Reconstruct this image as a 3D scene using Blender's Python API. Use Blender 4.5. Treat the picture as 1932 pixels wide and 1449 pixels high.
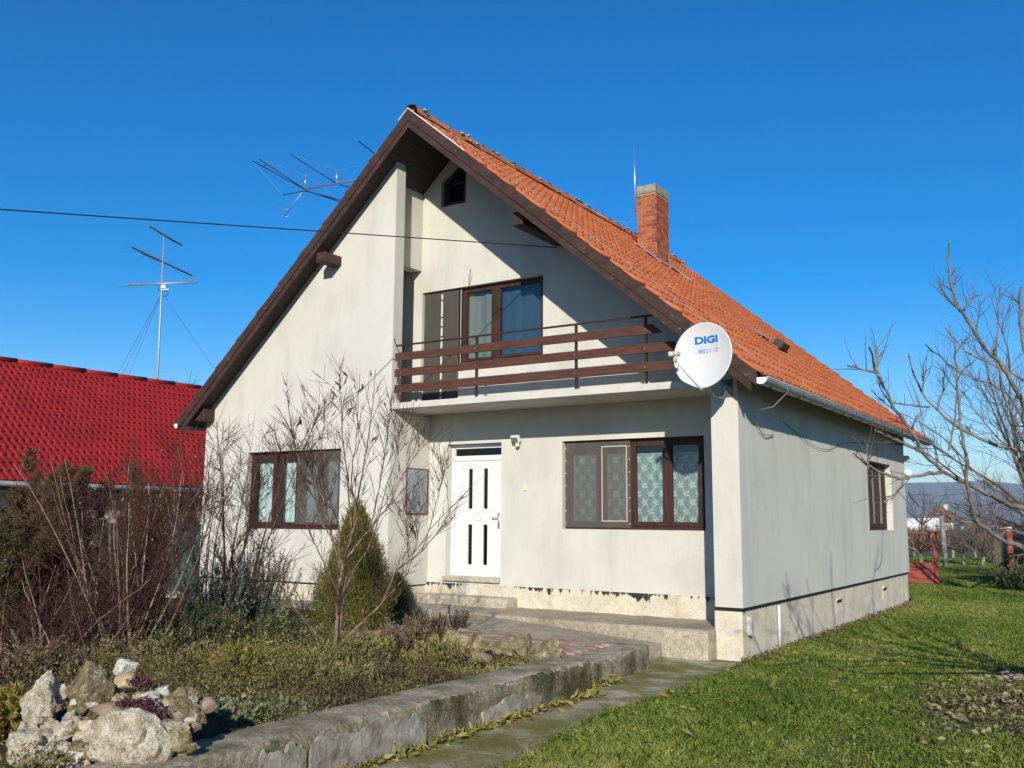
import bpy, bmesh, math, random
from mathutils import noise as mnoise
import numpy as np
from mathutils import Vector, Matrix

# ---------------------------------------------------------------- camera, sky, sun, exposure
S = bpy.context.scene
for o in list(bpy.data.objects): bpy.data.objects.remove(o)
CAM = Vector((0, 0, 1.78))
RIGHT = Vector((0.83781826, 0.5459071, 0.00678175)); UP = Vector((0.0707784, -0.12092585, 0.99013502)); VIEW = Vector((-0.54134183, 0.8290732, 0.13995232))
cd = bpy.data.cameras.new('camera'); cam = bpy.data.objects.new('camera', cd); S.collection.objects.link(cam)
cd.sensor_width = 36; cd.lens = 36 * 1786 / 1932; cd.clip_end = 20000; cd.clip_start = .05
cam.matrix_world = Matrix(((RIGHT.x, UP.x, -VIEW.x, CAM.x), (RIGHT.y, UP.y, -VIEW.y, CAM.y), (RIGHT.z, UP.z, -VIEW.z, CAM.z), (0, 0, 0, 1)))
S.camera = cam
LIGHT = Vector((-.525, 1, -.46)).normalized()
w = bpy.data.worlds.new('World'); S.world = w; w.use_nodes = True
nt = w.node_tree; bg = nt.nodes['Background']
sky = nt.nodes.new('ShaderNodeTexSky'); sky.sky_type = 'NISHITA'; sky.sun_disc = False
sky.sun_elevation = math.asin(-LIGHT.z); sky.sun_rotation = math.atan2(-LIGHT.x, -LIGHT.y)
sky.altitude = 200; sky.air_density = 1.0; sky.dust_density = .15; sky.ozone_density = 4.0
hs = nt.nodes.new('ShaderNodeHueSaturation'); hs.inputs['Hue'].default_value = .506; hs.inputs['Saturation'].default_value = 1.45
nt.links.new(sky.outputs[0], hs.inputs['Color']); nt.links.new(hs.outputs[0], bg.inputs[0]); bg.inputs[1].default_value = .112
sd = bpy.data.lights.new('sun', 'SUN'); sun = bpy.data.objects.new('sun', sd); S.collection.objects.link(sun)
sd.energy = 4.7; sd.angle = math.radians(.53); sd.color = (1, .93, .82)
sun.rotation_euler = LIGHT.to_track_quat('-Z', 'Y').to_euler(); sun.location = (20, -40, 30)
S.view_settings.view_transform = 'Standard'; S.view_settings.look = 'None'; S.view_settings.exposure = 0.33; S.view_settings.gamma = 1
S.view_settings.use_curve_mapping = False
S.cycles.max_bounces = 6; S.cycles.transparent_max_bounces = 16; S.cycles.diffuse_bounces = 3

# ---------------------------------------------------------------- helpers
FPX = 1786.
def ray(px, py):
    return (VIEW + RIGHT * ((px - 966) / FPX) - UP * ((py - 724.5) / FPX))
def atY(px, py, y): d = ray(px, py); return CAM + d * (y / d.y)
def atZ(px, py, z): d = ray(px, py); return CAM + d * ((z - CAM.z) / d.z)
def atD(px, py, dist): return CAM + ray(px, py) * dist       # dist measured along the view axis

def link(o): S.collection.objects.link(o); return o
def tag(o, label=None, cat=None, group=None, kind=None):
    if label: o['label'] = label
    if cat: o['category'] = cat
    if group: o['group'] = group
    if kind: o['kind'] = kind
    return o
def thing(name, loc, label, cat, group=None):
    e = link(bpy.data.objects.new(name, None)); e.location = loc; e.empty_display_size = .1
    return tag(e, label, cat, group)
def setparent(o, p):
    if p is None: return
    o.parent = p
    o.matrix_parent_inverse = Matrix.Translation(-p.location) if p.parent is None else Matrix()

class MB:
    def __init__(s): s.v = []; s.f = []
    def add(s, vs, fs):
        b = len(s.v); s.v += [tuple(v) for v in vs]; s.f += [tuple(b + i for i in f) for f in fs]; return s
    def box(s, x0, x1, y0, y1, z0, z1):
        return s.add([(x0,y0,z0),(x1,y0,z0),(x1,y1,z0),(x0,y1,z0),(x0,y0,z1),(x1,y0,z1),(x1,y1,z1),(x0,y1,z1)],
                     [(3,2,1,0),(4,5,6,7),(0,1,5,4),(1,2,6,5),(2,3,7,6),(3,0,4,7)])
    def obox(s, c, ax, ay, az):      # centre and half-axis vectors
        c, ax, ay, az = map(Vector, (c, ax, ay, az))
        vs = [c+ax*i+ay*j+az*k for k in (-1,1) for i, j in ((-1,-1),(1,-1),(1,1),(-1,1))]
        return s.add(vs, [(3,2,1,0),(4,5,6,7),(0,1,5,4),(1,2,6,5),(2,3,7,6),(3,0,4,7)])
    def bar(s, a, b, w, h, up=(0,0,1)):
        a, b = Vector(a), Vector(b); d = (b-a); u = Vector(up)
        sx = d.cross(u).normalized(); sz = sx.cross(d).normalized()
        return s.obox((a+b)/2, d/2, sx*w/2, sz*h/2)
    def prism(s, poly, axis, a0, a1):   # poly in the two other axes, ordered
        n = len(poly)
        def pt(p, a): return (a, p[0], p[1]) if axis == 'x' else (p[0], a, p[1]) if axis == 'y' else (p[0], p[1], a)
        return s.add([pt(p, a0) for p in poly] + [pt(p, a1) for p in poly],
                     [tuple(range(n))[::-1], tuple(range(n, 2*n))] + [(i, (i+1) % n, n+(i+1) % n, n+i) for i in range(n)])
    def tube(s, pts, r, n=8, cap=True):
        P = np.array([tuple(p) for p in pts], float); k = len(P)
        rr = np.full(k, r) if np.isscalar(r) else np.array(r, float)
        V, F = tube_np(P, rr, n)
        fs = [tuple(f) for f in F.tolist()]
        if cap: fs += [tuple(range(n))[::-1], tuple((k-1)*n+i for i in range(n))]
        return s.add(V.tolist(), fs)
    def sphere(s, c, r, n=12, m=8, sc=(1,1,1)):
        vs = []; fs = []
        for i in range(m+1):
            t = math.pi*i/m
            for j in range(n):
                p = 2*math.pi*j/n
                vs.append((c[0]+r*sc[0]*math.sin(t)*math.cos(p), c[1]+r*sc[1]*math.sin(t)*math.sin(p), c[2]+r*sc[2]*math.cos(t)))
        for i in range(m):
            for j in range(n): fs.append((i*n+j, (i+1)*n+j, (i+1)*n+(j+1) % n, i*n+(j+1) % n))
        return s.add(vs, fs)
    def mesh(s, name):
        me = bpy.data.meshes.new(name); me.from_pydata(s.v, [], s.f)
        bm = bmesh.new(); bm.from_mesh(me); bmesh.ops.recalc_face_normals(bm, faces=bm.faces); bm.to_mesh(me); bm.free()
        return me
    def build(s, name, mat, parent=None, smooth=False, bevel=0):
        me = s.mesh(name); me.materials.append(mat)
        if smooth: me.shade_smooth()
        o = link(bpy.data.objects.new(name, me)); setparent(o, parent)
        if bevel:
            b = o.modifiers.new('bevel', 'BEVEL'); b.width = bevel; b.segments = 2; b.limit_method = 'ANGLE'
        return o

def tube_np(P, rr, n):
    k = len(P)
    T = np.gradient(P, axis=0) if k > 2 else np.repeat((P[1:]-P[:1]), 2, 0)
    T /= np.linalg.norm(T, axis=1)[:, None] + 1e-12
    mean = T.mean(0); ref = np.eye(3)[np.argmin(np.abs(mean))]
    A = np.cross(T, ref); A /= np.linalg.norm(A, axis=1)[:, None] + 1e-12
    B = np.cross(T, A)
    a = np.linspace(0, 2*np.pi, n, endpoint=False)
    V = P[:, None, :] + rr[:, None, None]*(np.cos(a)[None, :, None]*A[:, None, :] + np.sin(a)[None, :, None]*B[:, None, :])
    i = np.arange(k-1)[:, None]*n; j = np.arange(n)[None, :]; j2 = (j+1) % n
    F = np.stack([i+j, i+j2, i+n+j2, i+n+j], -1).reshape(-1, 4)
    return V.reshape(-1, 3), F

def np_mesh(name, V, F, mat, parent=None, rnd=None, smooth=False):
    V = np.ascontiguousarray(V, np.float32); F = np.ascontiguousarray(F, np.int32)
    me = bpy.data.meshes.new(name); k = F.shape[1]
    me.vertices.add(len(V)); me.vertices.foreach_set('co', V.ravel())
    me.loops.add(F.size); me.loops.foreach_set('vertex_index', F.ravel())
    me.polygons.add(len(F)); me.polygons.foreach_set('loop_start', np.arange(0, F.size, k, dtype=np.int32))
    me.update(calc_edges=True); me.validate()
    if rnd is not None:
        at = me.attributes.new('rnd', 'FLOAT', 'POINT'); at.data.foreach_set('value', np.ascontiguousarray(rnd, np.float32))
    if smooth: me.shade_smooth()
    if mat: me.materials.append(mat)
    o = link(bpy.data.objects.new(name, me)); setparent(o, parent)
    return o

class Tubes:                     # many thin tubes gathered into one mesh
    def __init__(s): s.V = []; s.F = []; s.R = []; s.n = 0
    def add(s, P, rr, n=4, rnd=.5):
        V, F = tube_np(np.asarray(P, float), np.asarray(rr, float), n)
        s.V.append(V); s.F.append(F+s.n); s.R.append(np.full(len(V), rnd)); s.n += len(V)
    def build(s, name, mat, parent=None): return np_mesh(name, np.concatenate(s.V), np.concatenate(s.F), mat, parent, np.concatenate(s.R), True)

def leaves_np(P, D, L, W, rng, fold=.25):
    """diamond leaves: base points P, unit directions D, lengths L, widths W"""
    P = np.asarray(P, float); D = np.asarray(D, float); n = len(P)
    D = D/(np.linalg.norm(D, axis=1)[:, None]+1e-9)
    R = rng.normal(size=(n, 3)); A = np.cross(D, R); A /= np.linalg.norm(A, axis=1)[:, None]+1e-9
    N = np.cross(A, D); L = np.broadcast_to(L, n)[:, None]; W = np.broadcast_to(W, n)[:, None]
    m = P+D*L*.5+N*W*fold
    V = np.stack([P, m+A*W*.5, P+D*L, m-A*W*.5], 1).reshape(-1, 3)
    F = np.arange(4*n).reshape(-1, 4)
    return V, F

# ---------------------------------------------------------------- materials
def _nodes(name):
    m = bpy.data.materials.new(name); m.use_nodes = True; nt = m.node_tree
    return m, nt, nt.nodes['Principled BSDF']
def lin(c): return tuple(c[:3]) + (1,)
def ramp(nt, stops, interp='LINEAR'):
    r = nt.nodes.new('ShaderNodeValToRGB'); el = r.color_ramp.elements; r.color_ramp.interpolation = interp
    el[0].position, el[0].color = stops[0][0], lin(stops[0][1]); el[1].position, el[1].color = stops[-1][0], lin(stops[-1][1])
    for p, c in stops[1:-1]: e = el.new(p); e.color = lin(c)
    return r
def noise(nt, scale, detail=4, rough=.55, vec=None, stretch=None):
    n = nt.nodes.new('ShaderNodeTexNoise'); n.inputs['Scale'].default_value = scale; n.inputs['Detail'].default_value = detail; n.inputs['Roughness'].default_value = rough
    if vec is None:
        g = nt.nodes.new('ShaderNodeNewGeometry'); vec = g.outputs['Position']
    if stretch:
        mp = nt.nodes.new('ShaderNodeMapping'); mp.inputs['Scale'].default_value = stretch; nt.links.new(vec, mp.inputs['Vector']); vec = mp.outputs[0]
    nt.links.new(vec, n.inputs['Vector']); return n
def mix(nt, fac, a, b, mode='MIX'):
    m = nt.nodes.new('ShaderNodeMix'); m.data_type = 'RGBA'; m.blend_type = mode
    for s, v in ((m.inputs[0], fac), (m.inputs[6], a), (m.inputs[7], b)):
        if hasattr(v, 'is_linked') or hasattr(v, 'links'): nt.links.new(v, s)
        elif isinstance(v, (int, float)): s.default_value = v
        else: s.default_value = lin(v)
    return m.outputs[2]
def bump(nt, bsdf, height, strength, dist=.01):
    b = nt.nodes.new('ShaderNodeBump'); b.inputs['Strength'].default_value = strength; b.inputs['Distance'].default_value = dist
    nt.links.new(height, b.inputs['Height']); nt.links.new(b.outputs[0], bsdf.inputs['Normal'])
def simple(name, col, rough=.7, metal=0, var=.12, scale=8, bmp=.15, bdist=.004, stretch=None, spec=.3):
    m, nt, b = _nodes(name); n = noise(nt, scale, 5, .6, stretch=stretch)
    c = Vector(col)
    r = ramp(nt, [(.3, c*(1-var)), (.7, c*(1+var))]); nt.links.new(n.outputs[0], r.inputs[0]); nt.links.new(r.outputs[0], b.inputs['Base Color'])
    b.inputs['Roughness'].default_value = rough; b.inputs['Metallic'].default_value = metal; b.inputs['Specular IOR Level'].default_value = spec
    if bmp:
        n2 = noise(nt, scale*6, 4, .6, stretch=stretch); bump(nt, b, n2.outputs[0], bmp, bdist)
    return m
def mottled(name, cols, scale, rough=.9, bmp=.5, bdist=.02, bscale=None, fine=None, stretch=None, spec=.2, speck=None):
    """ramp of colours over a broad noise, broken by a fine one"""
    m, nt, b = _nodes(name); n = noise(nt, scale, 8, .65, stretch=stretch)
    k = len(cols); r = ramp(nt, [(.28+.44*i/(k-1), c) for i, c in enumerate(cols)]); nt.links.new(n.outputs[0], r.inputs[0])
    n2 = noise(nt, fine or scale*9, 6, .7); r2 = ramp(nt, [(.3, (.55,.55,.55)), (.7, (1.25,1.25,1.25))]); nt.links.new(n2.outputs[0], r2.inputs[0])
    c1 = mix(nt, .8, r.outputs[0], r2.outputs[0], 'MULTIPLY')
    if speck:
        n5 = noise(nt, speck, 3, .8); r5 = ramp(nt, [(.36, (.45,.44,.40)), (.5, (1,1,1)), (.66, (1.35,1.33,1.28))]); nt.links.new(n5.outputs[0], r5.inputs[0]); c1 = mix(nt, .75, c1, r5.outputs[0], 'MULTIPLY')
    nt.links.new(c1, b.inputs['Base Color'])
    n3 = noise(nt, bscale or scale*5, 9, .7); bump(nt, b, n3.outputs[0], bmp, bdist)
    b.inputs['Roughness'].default_value = rough; b.inputs['Specular IOR Level'].default_value = spec
    return m
def leafy(name, stops, rough=.6, trans=.25):
    m, nt, b = _nodes(name); a = nt.nodes.new('ShaderNodeAttribute'); a.attribute_name = 'rnd'
    r = ramp(nt, stops); nt.links.new(a.outputs['Fac'], r.inputs[0]); nt.links.new(r.outputs[0], b.inputs['Base Color'])
    b.inputs['Roughness'].default_value = rough; b.inputs['Specular IOR Level'].default_value = .25
    if trans:
        t = nt.nodes.new('ShaderNodeBsdfTranslucent'); nt.links.new(r.outputs[0], t.inputs[0])
        mx = nt.nodes.new('ShaderNodeMixShader'); mx.inputs[0].default_value = trans
        out = nt.nodes['Material Output']; nt.links.new(b.outputs[0], mx.inputs[1]); nt.links.new(t.outputs[0], mx.inputs[2]); nt.links.new(mx.outputs[0], out.inputs[0])
    return m

def stucco(name, base, stain, dark):
    m, nt, b = _nodes(name)
    n1 = noise(nt, 1.1, 8, .68); r1 = ramp(nt, [(.36, stain), (.58, base)]); nt.links.new(n1.outputs[0], r1.inputs[0])
    n2 = noise(nt, 2.2, 6, .65, stretch=(1, 1, .22)); r2 = ramp(nt, [(.32, dark), (.52, (1,1,1))]); nt.links.new(n2.outputs[0], r2.inputs[0])
    c = mix(nt, .8, r1.outputs[0], r2.outputs[0], 'MULTIPLY')
    n4 = noise(nt, 70, 4, .7); r4 = ramp(nt, [(.3, (.9,.9,.9)), (.7, (1.06,1.06,1.06))]); nt.links.new(n4.outputs[0], r4.inputs[0])
    c = mix(nt, 1, c, r4.outputs[0], 'MULTIPLY')
    nt.links.new(c, b.inputs['Base Color']); b.inputs['Roughness'].default_value = .95; b.inputs['Specular IOR Level'].default_value = .1
    n3 = noise(nt, 90, 6, .75); bump(nt, b, n3.outputs[0], .45, .005)
    return m
def plinth(name):
    """bare concrete footing with bitumen runs at its top edge"""
    m, nt, b = _nodes(name)
    n1 = noise(nt, 2.5, 8, .7); r1 = ramp(nt, [(.28, (.40,.335,.23)), (.42, (.55,.485,.36)), (.55, (.64,.575,.44)), (.72, (.70,.65,.53))]); nt.links.new(n1.outputs[0], r1.inputs[0])
    g = nt.nodes.new('ShaderNodeNewGeometry'); sp = nt.nodes.new('ShaderNodeSeparateXYZ'); nt.links.new(g.outputs['Position'], sp.inputs[0])
    n2 = noise(nt, 9, 6, .75, stretch=(1, 1, .35)); 
    mr = nt.nodes.new('ShaderNodeMapRange'); mr.inputs[1].default_value = .50; mr.inputs[2].default_value = .66; mr.inputs[3].default_value = -.14; mr.inputs[4].default_value = .13
    nt.links.new(sp.outputs['Z'], mr.inputs[0])
    ad = nt.nodes.new('ShaderNodeMath'); ad.operation = 'ADD'; nt.links.new(n2.outputs[0], ad.inputs[0]); nt.links.new(mr.outputs[0], ad.inputs[1])
    n7 = noise(nt, 1.7, 3, .6); mr7 = nt.nodes.new('ShaderNodeMapRange'); mr7.inputs[1].default_value = .35; mr7.inputs[2].default_value = .65; mr7.inputs[3].default_value = -.10; mr7.inputs[4].default_value = .07; nt.links.new(n7.outputs[0], mr7.inputs[0])
    ad2 = nt.nodes.new('ShaderNodeMath'); ad2.operation = 'ADD'; nt.links.new(ad.outputs[0], ad2.inputs[0]); nt.links.new(mr7.outputs[0], ad2.inputs[1])
    r2 = ramp(nt, [(.585, (0,0,0)), (.60, (1,1,1))]); nt.links.new(ad2.outputs[0], r2.inputs[0])
    n5 = noise(nt, 4, 5, .6); r5 = ramp(nt, [(.6, (0,0,0)), (.64, (1,1,1))]); nt.links.new(n5.outputs[0], r5.inputs[0])
    c = mix(nt, r5.outputs[0], r1.outputs[0], (.56,.54,.49)); c = mix(nt, r2.outputs[0], c, (.025,.022,.02))
    n4 = noise(nt, 45, 6, .75); r4 = ramp(nt, [(.3, (.7,.7,.7)), (.65, (1.1,1.1,1.1))]); nt.links.new(n4.outputs[0], r4.inputs[0])
    nt.links.new(mix(nt, .8, c, r4.outputs[0], 'MULTIPLY'), b.inputs['Base Color']); b.inputs['Roughness'].default_value = .95
    n3 = noise(nt, 30, 9, .75); bump(nt, b, n3.outputs[0], .5, .008)
    return m
def wood(name, base, wear, wearpos=.63, ax=(1, 8, 8), scale=3):
    m, nt, b = _nodes(name); c = Vector(base)
    n = noise(nt, scale, 6, .6, stretch=ax); r = ramp(nt, [(.3, c*.6), (.7, c*1.35)]); nt.links.new(n.outputs[0], r.inputs[0])
    n2 = noise(nt, scale*2.2, 8, .75, stretch=ax); r2 = ramp(nt, [(wearpos, (0,0,0)), (wearpos+.08, (1,1,1))]); nt.links.new(n2.outputs[0], r2.inputs[0])
    nt.links.new(mix(nt, r2.outputs[0], r.outputs[0], wear), b.inputs['Base Color'])
    b.inputs['Roughness'].default_value = .65; b.inputs['Specular IOR Level'].default_value = .3; bump(nt, b, n.outputs[0], .4, .006)
    return m
def perobj(name, cols, rough=.85, scale=14, spec=.2, dirt=None, bmp=.4):
    """colour picked per object, with a little mottling; used for tiles, bricks, pavers"""
    m, nt, b = _nodes(name); oi = nt.nodes.new('ShaderNodeObjectInfo')
    k = len(cols); r = ramp(nt, [(i/(k-1), c) for i, c in enumerate(cols)]); nt.links.new(oi.outputs['Random'], r.inputs[0])
    n = noise(nt, scale, 5, .65); r2 = ramp(nt, [(.3, (.80,.80,.80)), (.7, (1.14,1.14,1.14))]); nt.links.new(n.outputs[0], r2.inputs[0])
    c = mix(nt, .85, r.outputs[0], r2.outputs[0], 'MULTIPLY')
    if dirt:
        n4 = noise(nt, 5, 7, .7); r4 = ramp(nt, [(.56, (0,0,0)), (.66, (1,1,1))]); nt.links.new(n4.outputs[0], r4.inputs[0]); c = mix(nt, r4.outputs[0], c, dirt)
    nt.links.new(c, b.inputs['Base Color']); b.inputs['Roughness'].default_value = rough; b.inputs['Specular IOR Level'].default_value = spec
    n3 = noise(nt, scale*4, 5, .7); bump(nt, b, n3.outputs[0], bmp, .006)
    return m
def glass(name, tint=(.9,.95,.95), refl=1.55):
    m, nt, b = _nodes(name); nt.nodes.remove(b)
    t = nt.nodes.new('ShaderNodeBsdfTransparent'); t.inputs[0].default_value = lin(tint)
    g = nt.nodes.new('ShaderNodeBsdfGlossy'); g.inputs['Roughness'].default_value = .02
    f = nt.nodes.new('ShaderNodeFresnel'); gq = nt.nodes.new('ShaderNodeNewGeometry'); mr = nt.nodes.new('ShaderNodeMapRange'); mr.inputs[3].default_value = refl; mr.inputs[4].default_value = 1/refl; nt.links.new(gq.outputs['Backfacing'], mr.inputs[0]); nt.links.new(mr.outputs[0], f.inputs[0])
    nz = noise(nt, 1.3, 2, .5); bp = nt.nodes.new('ShaderNodeBump'); bp.inputs['Strength'].default_value = .06; bp.inputs['Distance'].default_value = .02
    nt.links.new(nz.outputs[0], bp.inputs['Height']); nt.links.new(bp.outputs[0], g.inputs['Normal'])
    mx = nt.nodes.new('ShaderNodeMixShader'); out = nt.nodes['Material Output']
    nt.links.new(f.outputs[0], mx.inputs[0]); nt.links.new(t.outputs[0], mx.inputs[1]); nt.links.new(g.outputs[0], mx.inputs[2]); nt.links.new(mx.outputs[0], out.inputs[0])
    return m
def screen(name, col, cover):
    m, nt, b = _nodes(name); b.inputs['Base Color'].default_value = lin(col); b.inputs['Roughness'].default_value = .8
    n = noise(nt, 3, 4, .6, stretch=(3, 3, .5)); r = ramp(nt, [(.3, (cover-.1,)*3), (.7, (cover+.1,)*3)]); nt.links.new(n.outputs[0], r.inputs[0])
    t = nt.nodes.new('ShaderNodeBsdfTransparent'); mx = nt.nodes.new('ShaderNodeMixShader'); out = nt.nodes['Material Output']
    nt.links.new(r.outputs[0], mx.inputs[0]); nt.links.new(t.outputs[0], mx.inputs[1]); nt.links.new(b.outputs[0], mx.inputs[2]); nt.links.new(mx.outputs[0], out.inputs[0])
    return m
def lace(name):
    """woven damask curtain: pale ogee lattice with flower heads on a darker net"""
    m, nt, b = _nodes(name); g = nt.nodes.new('ShaderNodeNewGeometry'); sp = nt.nodes.new('ShaderNodeSeparateXYZ'); nt.links.new(g.outputs['Position'], sp.inputs[0])
    def M(op, a, c=None):
        n = nt.nodes.new('ShaderNodeMath'); n.operation = op
        for s, v in ((n.inputs[0], a), (n.inputs[1], c)):
            if v is None: continue
            if isinstance(v, (int, float)): s.default_value = v
            else: nt.links.new(v, s)
        return n.outputs[0]
    u = M('MULTIPLY', sp.outputs['X'], 1/.20); v = M('MULTIPLY', sp.outputs['Z'], 1/.27)
    cu = M('COSINE', M('MULTIPLY', u, 2*math.pi)); cv = M('COSINE', M('MULTIPLY', v, 2*math.pi))
    lat = M('ABSOLUTE', M('ADD', M('ADD', cu, cv), M('MULTIPLY', M('COSINE', M('MULTIPLY', v, 6*math.pi)), .35)))
    line = M('MULTIPLY', M('LESS_THAN', lat, .30), M('GREATER_THAN', lat, .08))
    def flower(ou, ov):
        du = M('SUBTRACT', M('FRACT', M('ADD', u, ou)), .5); dv = M('SUBTRACT', M('FRACT', M('ADD', v, ov)), .5)
        rr = M('SQRT', M('ADD', M('MULTIPLY', du, du), M('MULTIPLY', M('MULTIPLY', dv, dv), 1.6)))
        an = M('ARCTAN2', M('ADD', dv, .08), du)
        pet = M('ADD', .20, M('MULTIPLY', M('COSINE', M('MULTIPLY', an, 7)), .11))
        return M('MULTIPLY', M('MULTIPLY', M('LESS_THAN', rr, pet), M('GREATER_THAN', rr, .07)), M('GREATER_THAN', dv, -.16))
    f = M('MAXIMUM', flower(.5, 0), flower(0, .5))
    small = M('LESS_THAN', M('MULTIPLY', M('SINE', M('MULTIPLY', u, 10*math.pi)), M('SINE', M('MULTIPLY', v, 12*math.pi))), -.35)
    pat = M('MAXIMUM', M('MULTIPLY', line, .6), M('MAXIMUM', f, M('MULTIPLY', small, .28)))
    n = noise(nt, 70, 3, .7); pat2 = M('ADD', M('MULTIPLY', pat, .7), M('MULTIPLY', n.outputs[0], .42))
    r = ramp(nt, [(.1, (.16,.19,.18)), (.35, (.27,.315,.30)), (1.0, (.54,.59,.57))]); nt.links.new(pat2, r.inputs[0]); nt.links.new(r.outputs[0], b.inputs['Base Color'])
    b.inputs['Roughness'].default_value = .9
    return m

m_wall = stucco('facade_render', (.585,.57,.505), (.54,.524,.46), (.86,.86,.845))
m_plinth = plinth('footing_concrete')
m_bitumen = simple('bitumen', (.015,.014,.013), .6, bmp=.4)
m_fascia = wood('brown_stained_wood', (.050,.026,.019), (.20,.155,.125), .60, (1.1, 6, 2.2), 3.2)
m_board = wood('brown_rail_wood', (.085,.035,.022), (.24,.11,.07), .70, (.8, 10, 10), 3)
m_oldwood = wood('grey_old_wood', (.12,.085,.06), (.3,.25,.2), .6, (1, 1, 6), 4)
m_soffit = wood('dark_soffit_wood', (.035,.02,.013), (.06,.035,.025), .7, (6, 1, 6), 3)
m_frame = wood('brown_window_wood', (.048,.020,.013), (.13,.065,.04), .70, (6, 6, 1), 4)
m_darkmetal = simple('brown_steel', (.05,.028,.022), .5, .3, bmp=.1)
m_tile = perobj('clay_tile', [(.38,.10,.038), (.43,.122,.047), (.46,.14,.058), (.41,.112,.043), (.48,.165,.08)], .8, 9)
m_tilemass = perobj('clay_tile_mass', [(.46,.115,.034), (.46,.115,.034)], .8, 6)
m_ridge = perobj('ridge_clay', [(.36,.12,.055), (.46,.16,.075), (.36,.17,.10)], .9, 12, dirt=(.27,.25,.16))
m_mortar = mottled('ridge_mortar', [(.25,.22,.13), (.42,.37,.28), (.55,.50,.42)], 14, bdist=.01)
m_brick = perobj('chimney_brick', [(.22,.055,.028), (.33,.09,.042), (.42,.13,.05), (.26,.07,.036)], .9, 22)
m_joint = mottled('brick_mortar', [(.34,.27,.19), (.46,.38,.28), (.40,.22,.12)], 12, bdist=.006)
m_cap = mottled('lichen_concrete', [(.16,.15,.09), (.30,.27,.19), (.42,.40,.34)], 9, bdist=.015)
m_zinc = simple('zinc_gutter', (.42,.43,.42), .5, .45, .18, 5, .1)
m_flash = simple('galvanised_flashing', (.62,.64,.66), .4, .7, .1, 6, .05)
m_white = simple('white_pvc', (.66,.66,.645), .35, 0, .02, 3, 0, spec=.5)
m_whitemetal = simple('white_metal', (.78,.78,.76), .4, .1, .05, 8, .05)
m_dish = simple('dish_enamel', (.60,.60,.58), .38, 0, .04, 5, .03, spec=.5)
m_blue = simple('blue_print', (.0,.16,.50), .4, 0, .03, 5, 0)
m_grey = simple('grey_print', (.55,.58,.60), .4, 0, .03, 5, 0)
m_lnb = simple('lnb_plastic', (.50,.48,.38), .5, 0, .06, 6, .05)
m_steel = simple('galvanised_steel', (.38,.38,.37), .5, .6, .15, 9, .1)
m_alu = simple('aluminium_tube', (.62,.63,.64), .35, .85, .05, 9, 0)
m_cable = simple('black_cable', (.02,.018,.02), .55, 0, .1, 9, 0)
m_glass = glass('window_glass'); m_darkglass = glass('door_glass', (.25,.27,.28))
m_lace = lace('lace_curtain')
m_voile = simple('white_voile', (.62,.66,.65), .9, 0, .10, 3, .3, .01, (6, 6, .4))
m_greyvoile = simple('grey_blind', (.19,.19,.165), .9, 0, .12, 3, .2, .01, (6, 6, .4))
m_skyreflection = simple('painted_sky_reflection', (.035,.068,.105), .6, 0, .06, 2, .05)  # blue sky reflection of the upper right pane, put into a sheet's colour
m_screen = screen('insect_screen', (.15,.135,.12), .33)
m_blackscreen = screen('black_screen', (.085,.078,.062), .70)
m_rubble = mottled('terrace_concrete', [(.27,.225,.16), (.37,.32,.24), (.44,.39,.31)], 1.6, bmp=.4, bdist=.01, fine=12, speck=70)
m_terraceface = mottled('terrace_render', [(.35,.30,.21), (.46,.405,.31), (.52,.475,.39)], 2.2, bmp=.4, bdist=.015, fine=14, speck=60)
m_retain = mottled('old_wall_concrete', [(.055,.05,.02), (.14,.125,.06), (.30,.26,.17), (.42,.37,.27), (.56,.51,.41)], 2.4, bmp=1, bdist=.08, bscale=22, fine=30, speck=55)
m_retaintop = mottled('old_wall_top', [(.13,.125,.045), (.27,.23,.15), (.42,.36,.26), (.54,.48,.37)], 2.6, bmp=.8, bdist=.03, bscale=18, fine=25, speck=70)
m_path = mottled('mossy_concrete', [(.13,.135,.025), (.18,.175,.045), (.25,.225,.09), (.42,.38,.28), (.62,.58,.50)], 1.9, bmp=.6, bdist=.02, fine=22, speck=60)
m_paver = perobj('striped_paver', [(.26,.13,.095), (.33,.20,.15), (.44,.36,.29), (.28,.15,.11)], .9, 16, dirt=(.32,.27,.20))
m_soil = mottled('bed_soil', [(.028,.02,.013), (.055,.04,.026), (.09,.07,.045)], 5, bmp=1, bdist=.05)
m_lawn = mottled('lawn_earth', [(.075,.075,.026), (.10,.105,.032), (.15,.125,.065)], 1.2, bmp=.8, bdist=.03, fine=20)
m_field = mottled('far_field', [(.07,.085,.03), (.11,.10,.05), (.15,.12,.07)], .02, bmp=.2, bdist=.05, fine=.6)
m_redroof = simple('red_metal_roof', (.25,.013,.013), .5, .0, .2, 1.3, .04, .003, spec=.25)
m_cream = stucco('cream_render', (.56,.53,.46), (.50,.46,.39), (.9,.9,.88))
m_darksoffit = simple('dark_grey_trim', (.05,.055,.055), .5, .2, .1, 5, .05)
m_net = screen('green_net', (.012,.075,.06), .9)
m_rust = mottled('red_gate_paint', [(.25,.055,.035), (.34,.085,.055), (.22,.08,.06)], 4, .7, .2, .003)
m_bark = mottled('grey_bark', [(.08,.07,.06), (.18,.16,.14), (.28,.255,.22), (.36,.33,.29)], 7, .95, .9, .02, bscale=40, fine=60)
m_twig = leafy('grey_twig', [(0, (.065,.05,.04)), (.5, (.12,.095,.078)), (1, (.19,.155,.13))], .9, 0)
m_redtwig = leafy('red_brown_twig', [(0, (.06,.022,.018)), (.5, (.12,.05,.036)), (.7, (.17,.10,.07)), (1, (.33,.29,.20))], .8, 0)
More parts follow.
